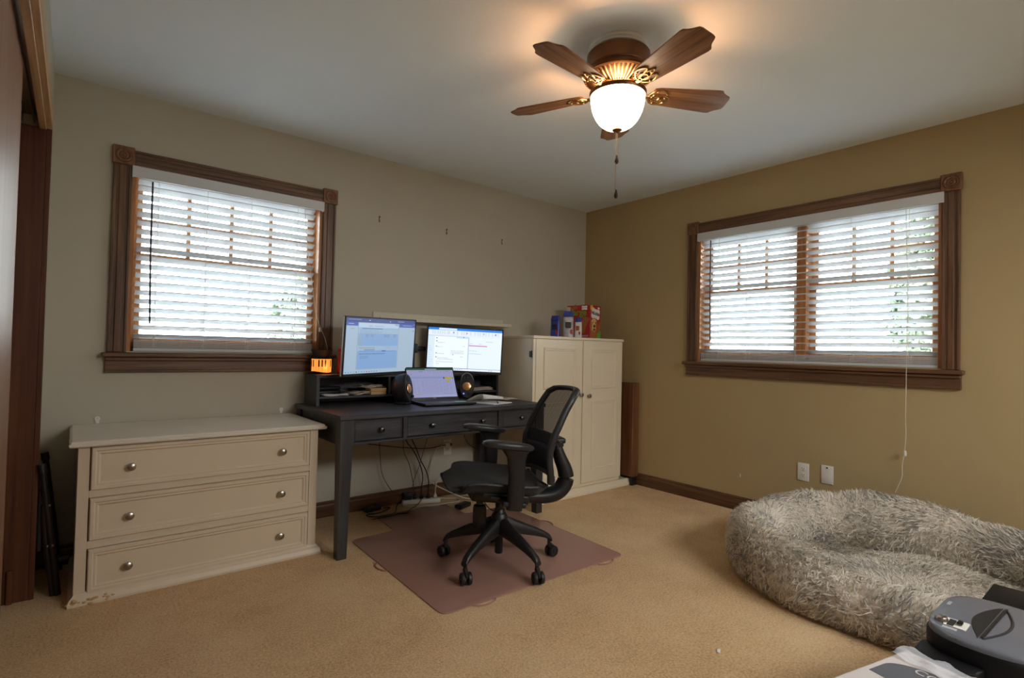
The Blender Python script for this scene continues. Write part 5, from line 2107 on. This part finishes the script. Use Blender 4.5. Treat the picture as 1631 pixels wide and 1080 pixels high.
wb = thing('wrapped_carton', 'shrink-wrapped grey carton at the bottom edge in front of the shredder', 'carton', (-2.30, -3.16, 0), R(-14))
mb = MB(); mb.box((-.20, -.17, .001), (.155, .125, .395), .004, 2); mb.build('carton_body', M_['carton'], wb, smooth=False)
mb = MB()
rg = random.Random(2)
rows = []
for i in range(26):
    x = .092 + .067 * i / 25
    row = []
    for j in range(30):
        y = -.174 + .303 * j / 29
        near = max(0, (x - .135) / .03)
        w_ = .0042 * math.sin(j * .95 + 1.1 * math.sin(i * .30)) + .0006 * math.sin(i * 1.1 + j * .3)
        row.append(Vector((x, y, .4005 + w_ + near ** 2 * .005 * abs(math.sin(j * .9 + 2 * math.sin(i * .8))))))
    rows.append(row)
mb.grid(rows)
fm = mb.build('shrink_film', M_['film'], wb)  # whitish band laid only where the glare sits on the carton
Mt = Matrix.Translation((0, 0, .3952)) @ Matrix.Rotation(R(-90), 4, 'Z')
solid_print('arc_print', [(.12 * math.cos(PI * k / 24) + .010, .035 + .070 * math.sin(PI * k / 24)) for k in range(25)] + [(-.11, -.02), (.13, -.02)], M_['cartonink'], Mt, wb, .0004)
lettering('lettering', 'CONT', .034, M_['carton'], Mt @ Matrix.Translation((-.015, .076, .0006)), wb, .0003)

# ------------------------------------------------------------------ folded step stool between closet and dresser
fs = thing('folded_step_stool', 'folded dark step stool leaning in the gap between closet and dresser', 'step stool', (-3.79, -.25, 0))
ox = 3.79
for y in (-.165, .165):
    mb = MB()
    mb.tube([(-3.758 + ox, y, .004), (-3.79 + ox, y, .27), (-3.822 + ox, y, .53), (-3.828 + ox, y, .575)], .0125, 10, smooth=1)
    mb.tube([(-3.775 + ox, y + .004, .004), (-3.806 + ox, y + .004, .25), (-3.816 + ox, y + .004, .40)], .0105, 10)
    lg = mb.build('frame_side', M_['stepmetal'], fs)
    for x, z in ((-3.800, .40), (-3.785, .225), (-3.802, .225)):
        m2 = MB()
        m2.ball((x + ox + .004, y - .012 if y < 0 else y + .012, z), .0055, seg=10)
        m2.build('rivet', M_['nickel'], lg)
    m2 = MB()
    m2.tube([(-3.823 + ox, y, .540), (-3.829 + ox, y, .578)], .0155, 10)
    m2.build('end_cap', M_['plastic'], lg)
mb = MB()
mb.box((-3.835 + ox, -.155, .20), (-3.817 + ox, .155, .47), .004, 1)
mb.build('step_panel', M_['plastic'], fs)
mb = MB()
mb.tube([(-3.76 + ox, -.15, .15), (-3.725 + ox, -.15, .155)], .010, 8)
mb.tube([(-3.765 + ox, -.165, .08), (-3.765 + ox, .165, .08)], .010, 8)
mb.build('cross_bar', M_['stepmetal'], fs)

# scraps on the carpet
m = MB()
m.box((-.012, -.006, .0005), (.012, .006, .006), .002, 1)
o = m.build('lint_scrap', M_['paper'], None)
o.location, o.rotation_euler = (-1.83, -2.42, 0), (0, 0, .4)
tag(o, 'small white scrap lying on the carpet in front of the dog bed', 'scrap')
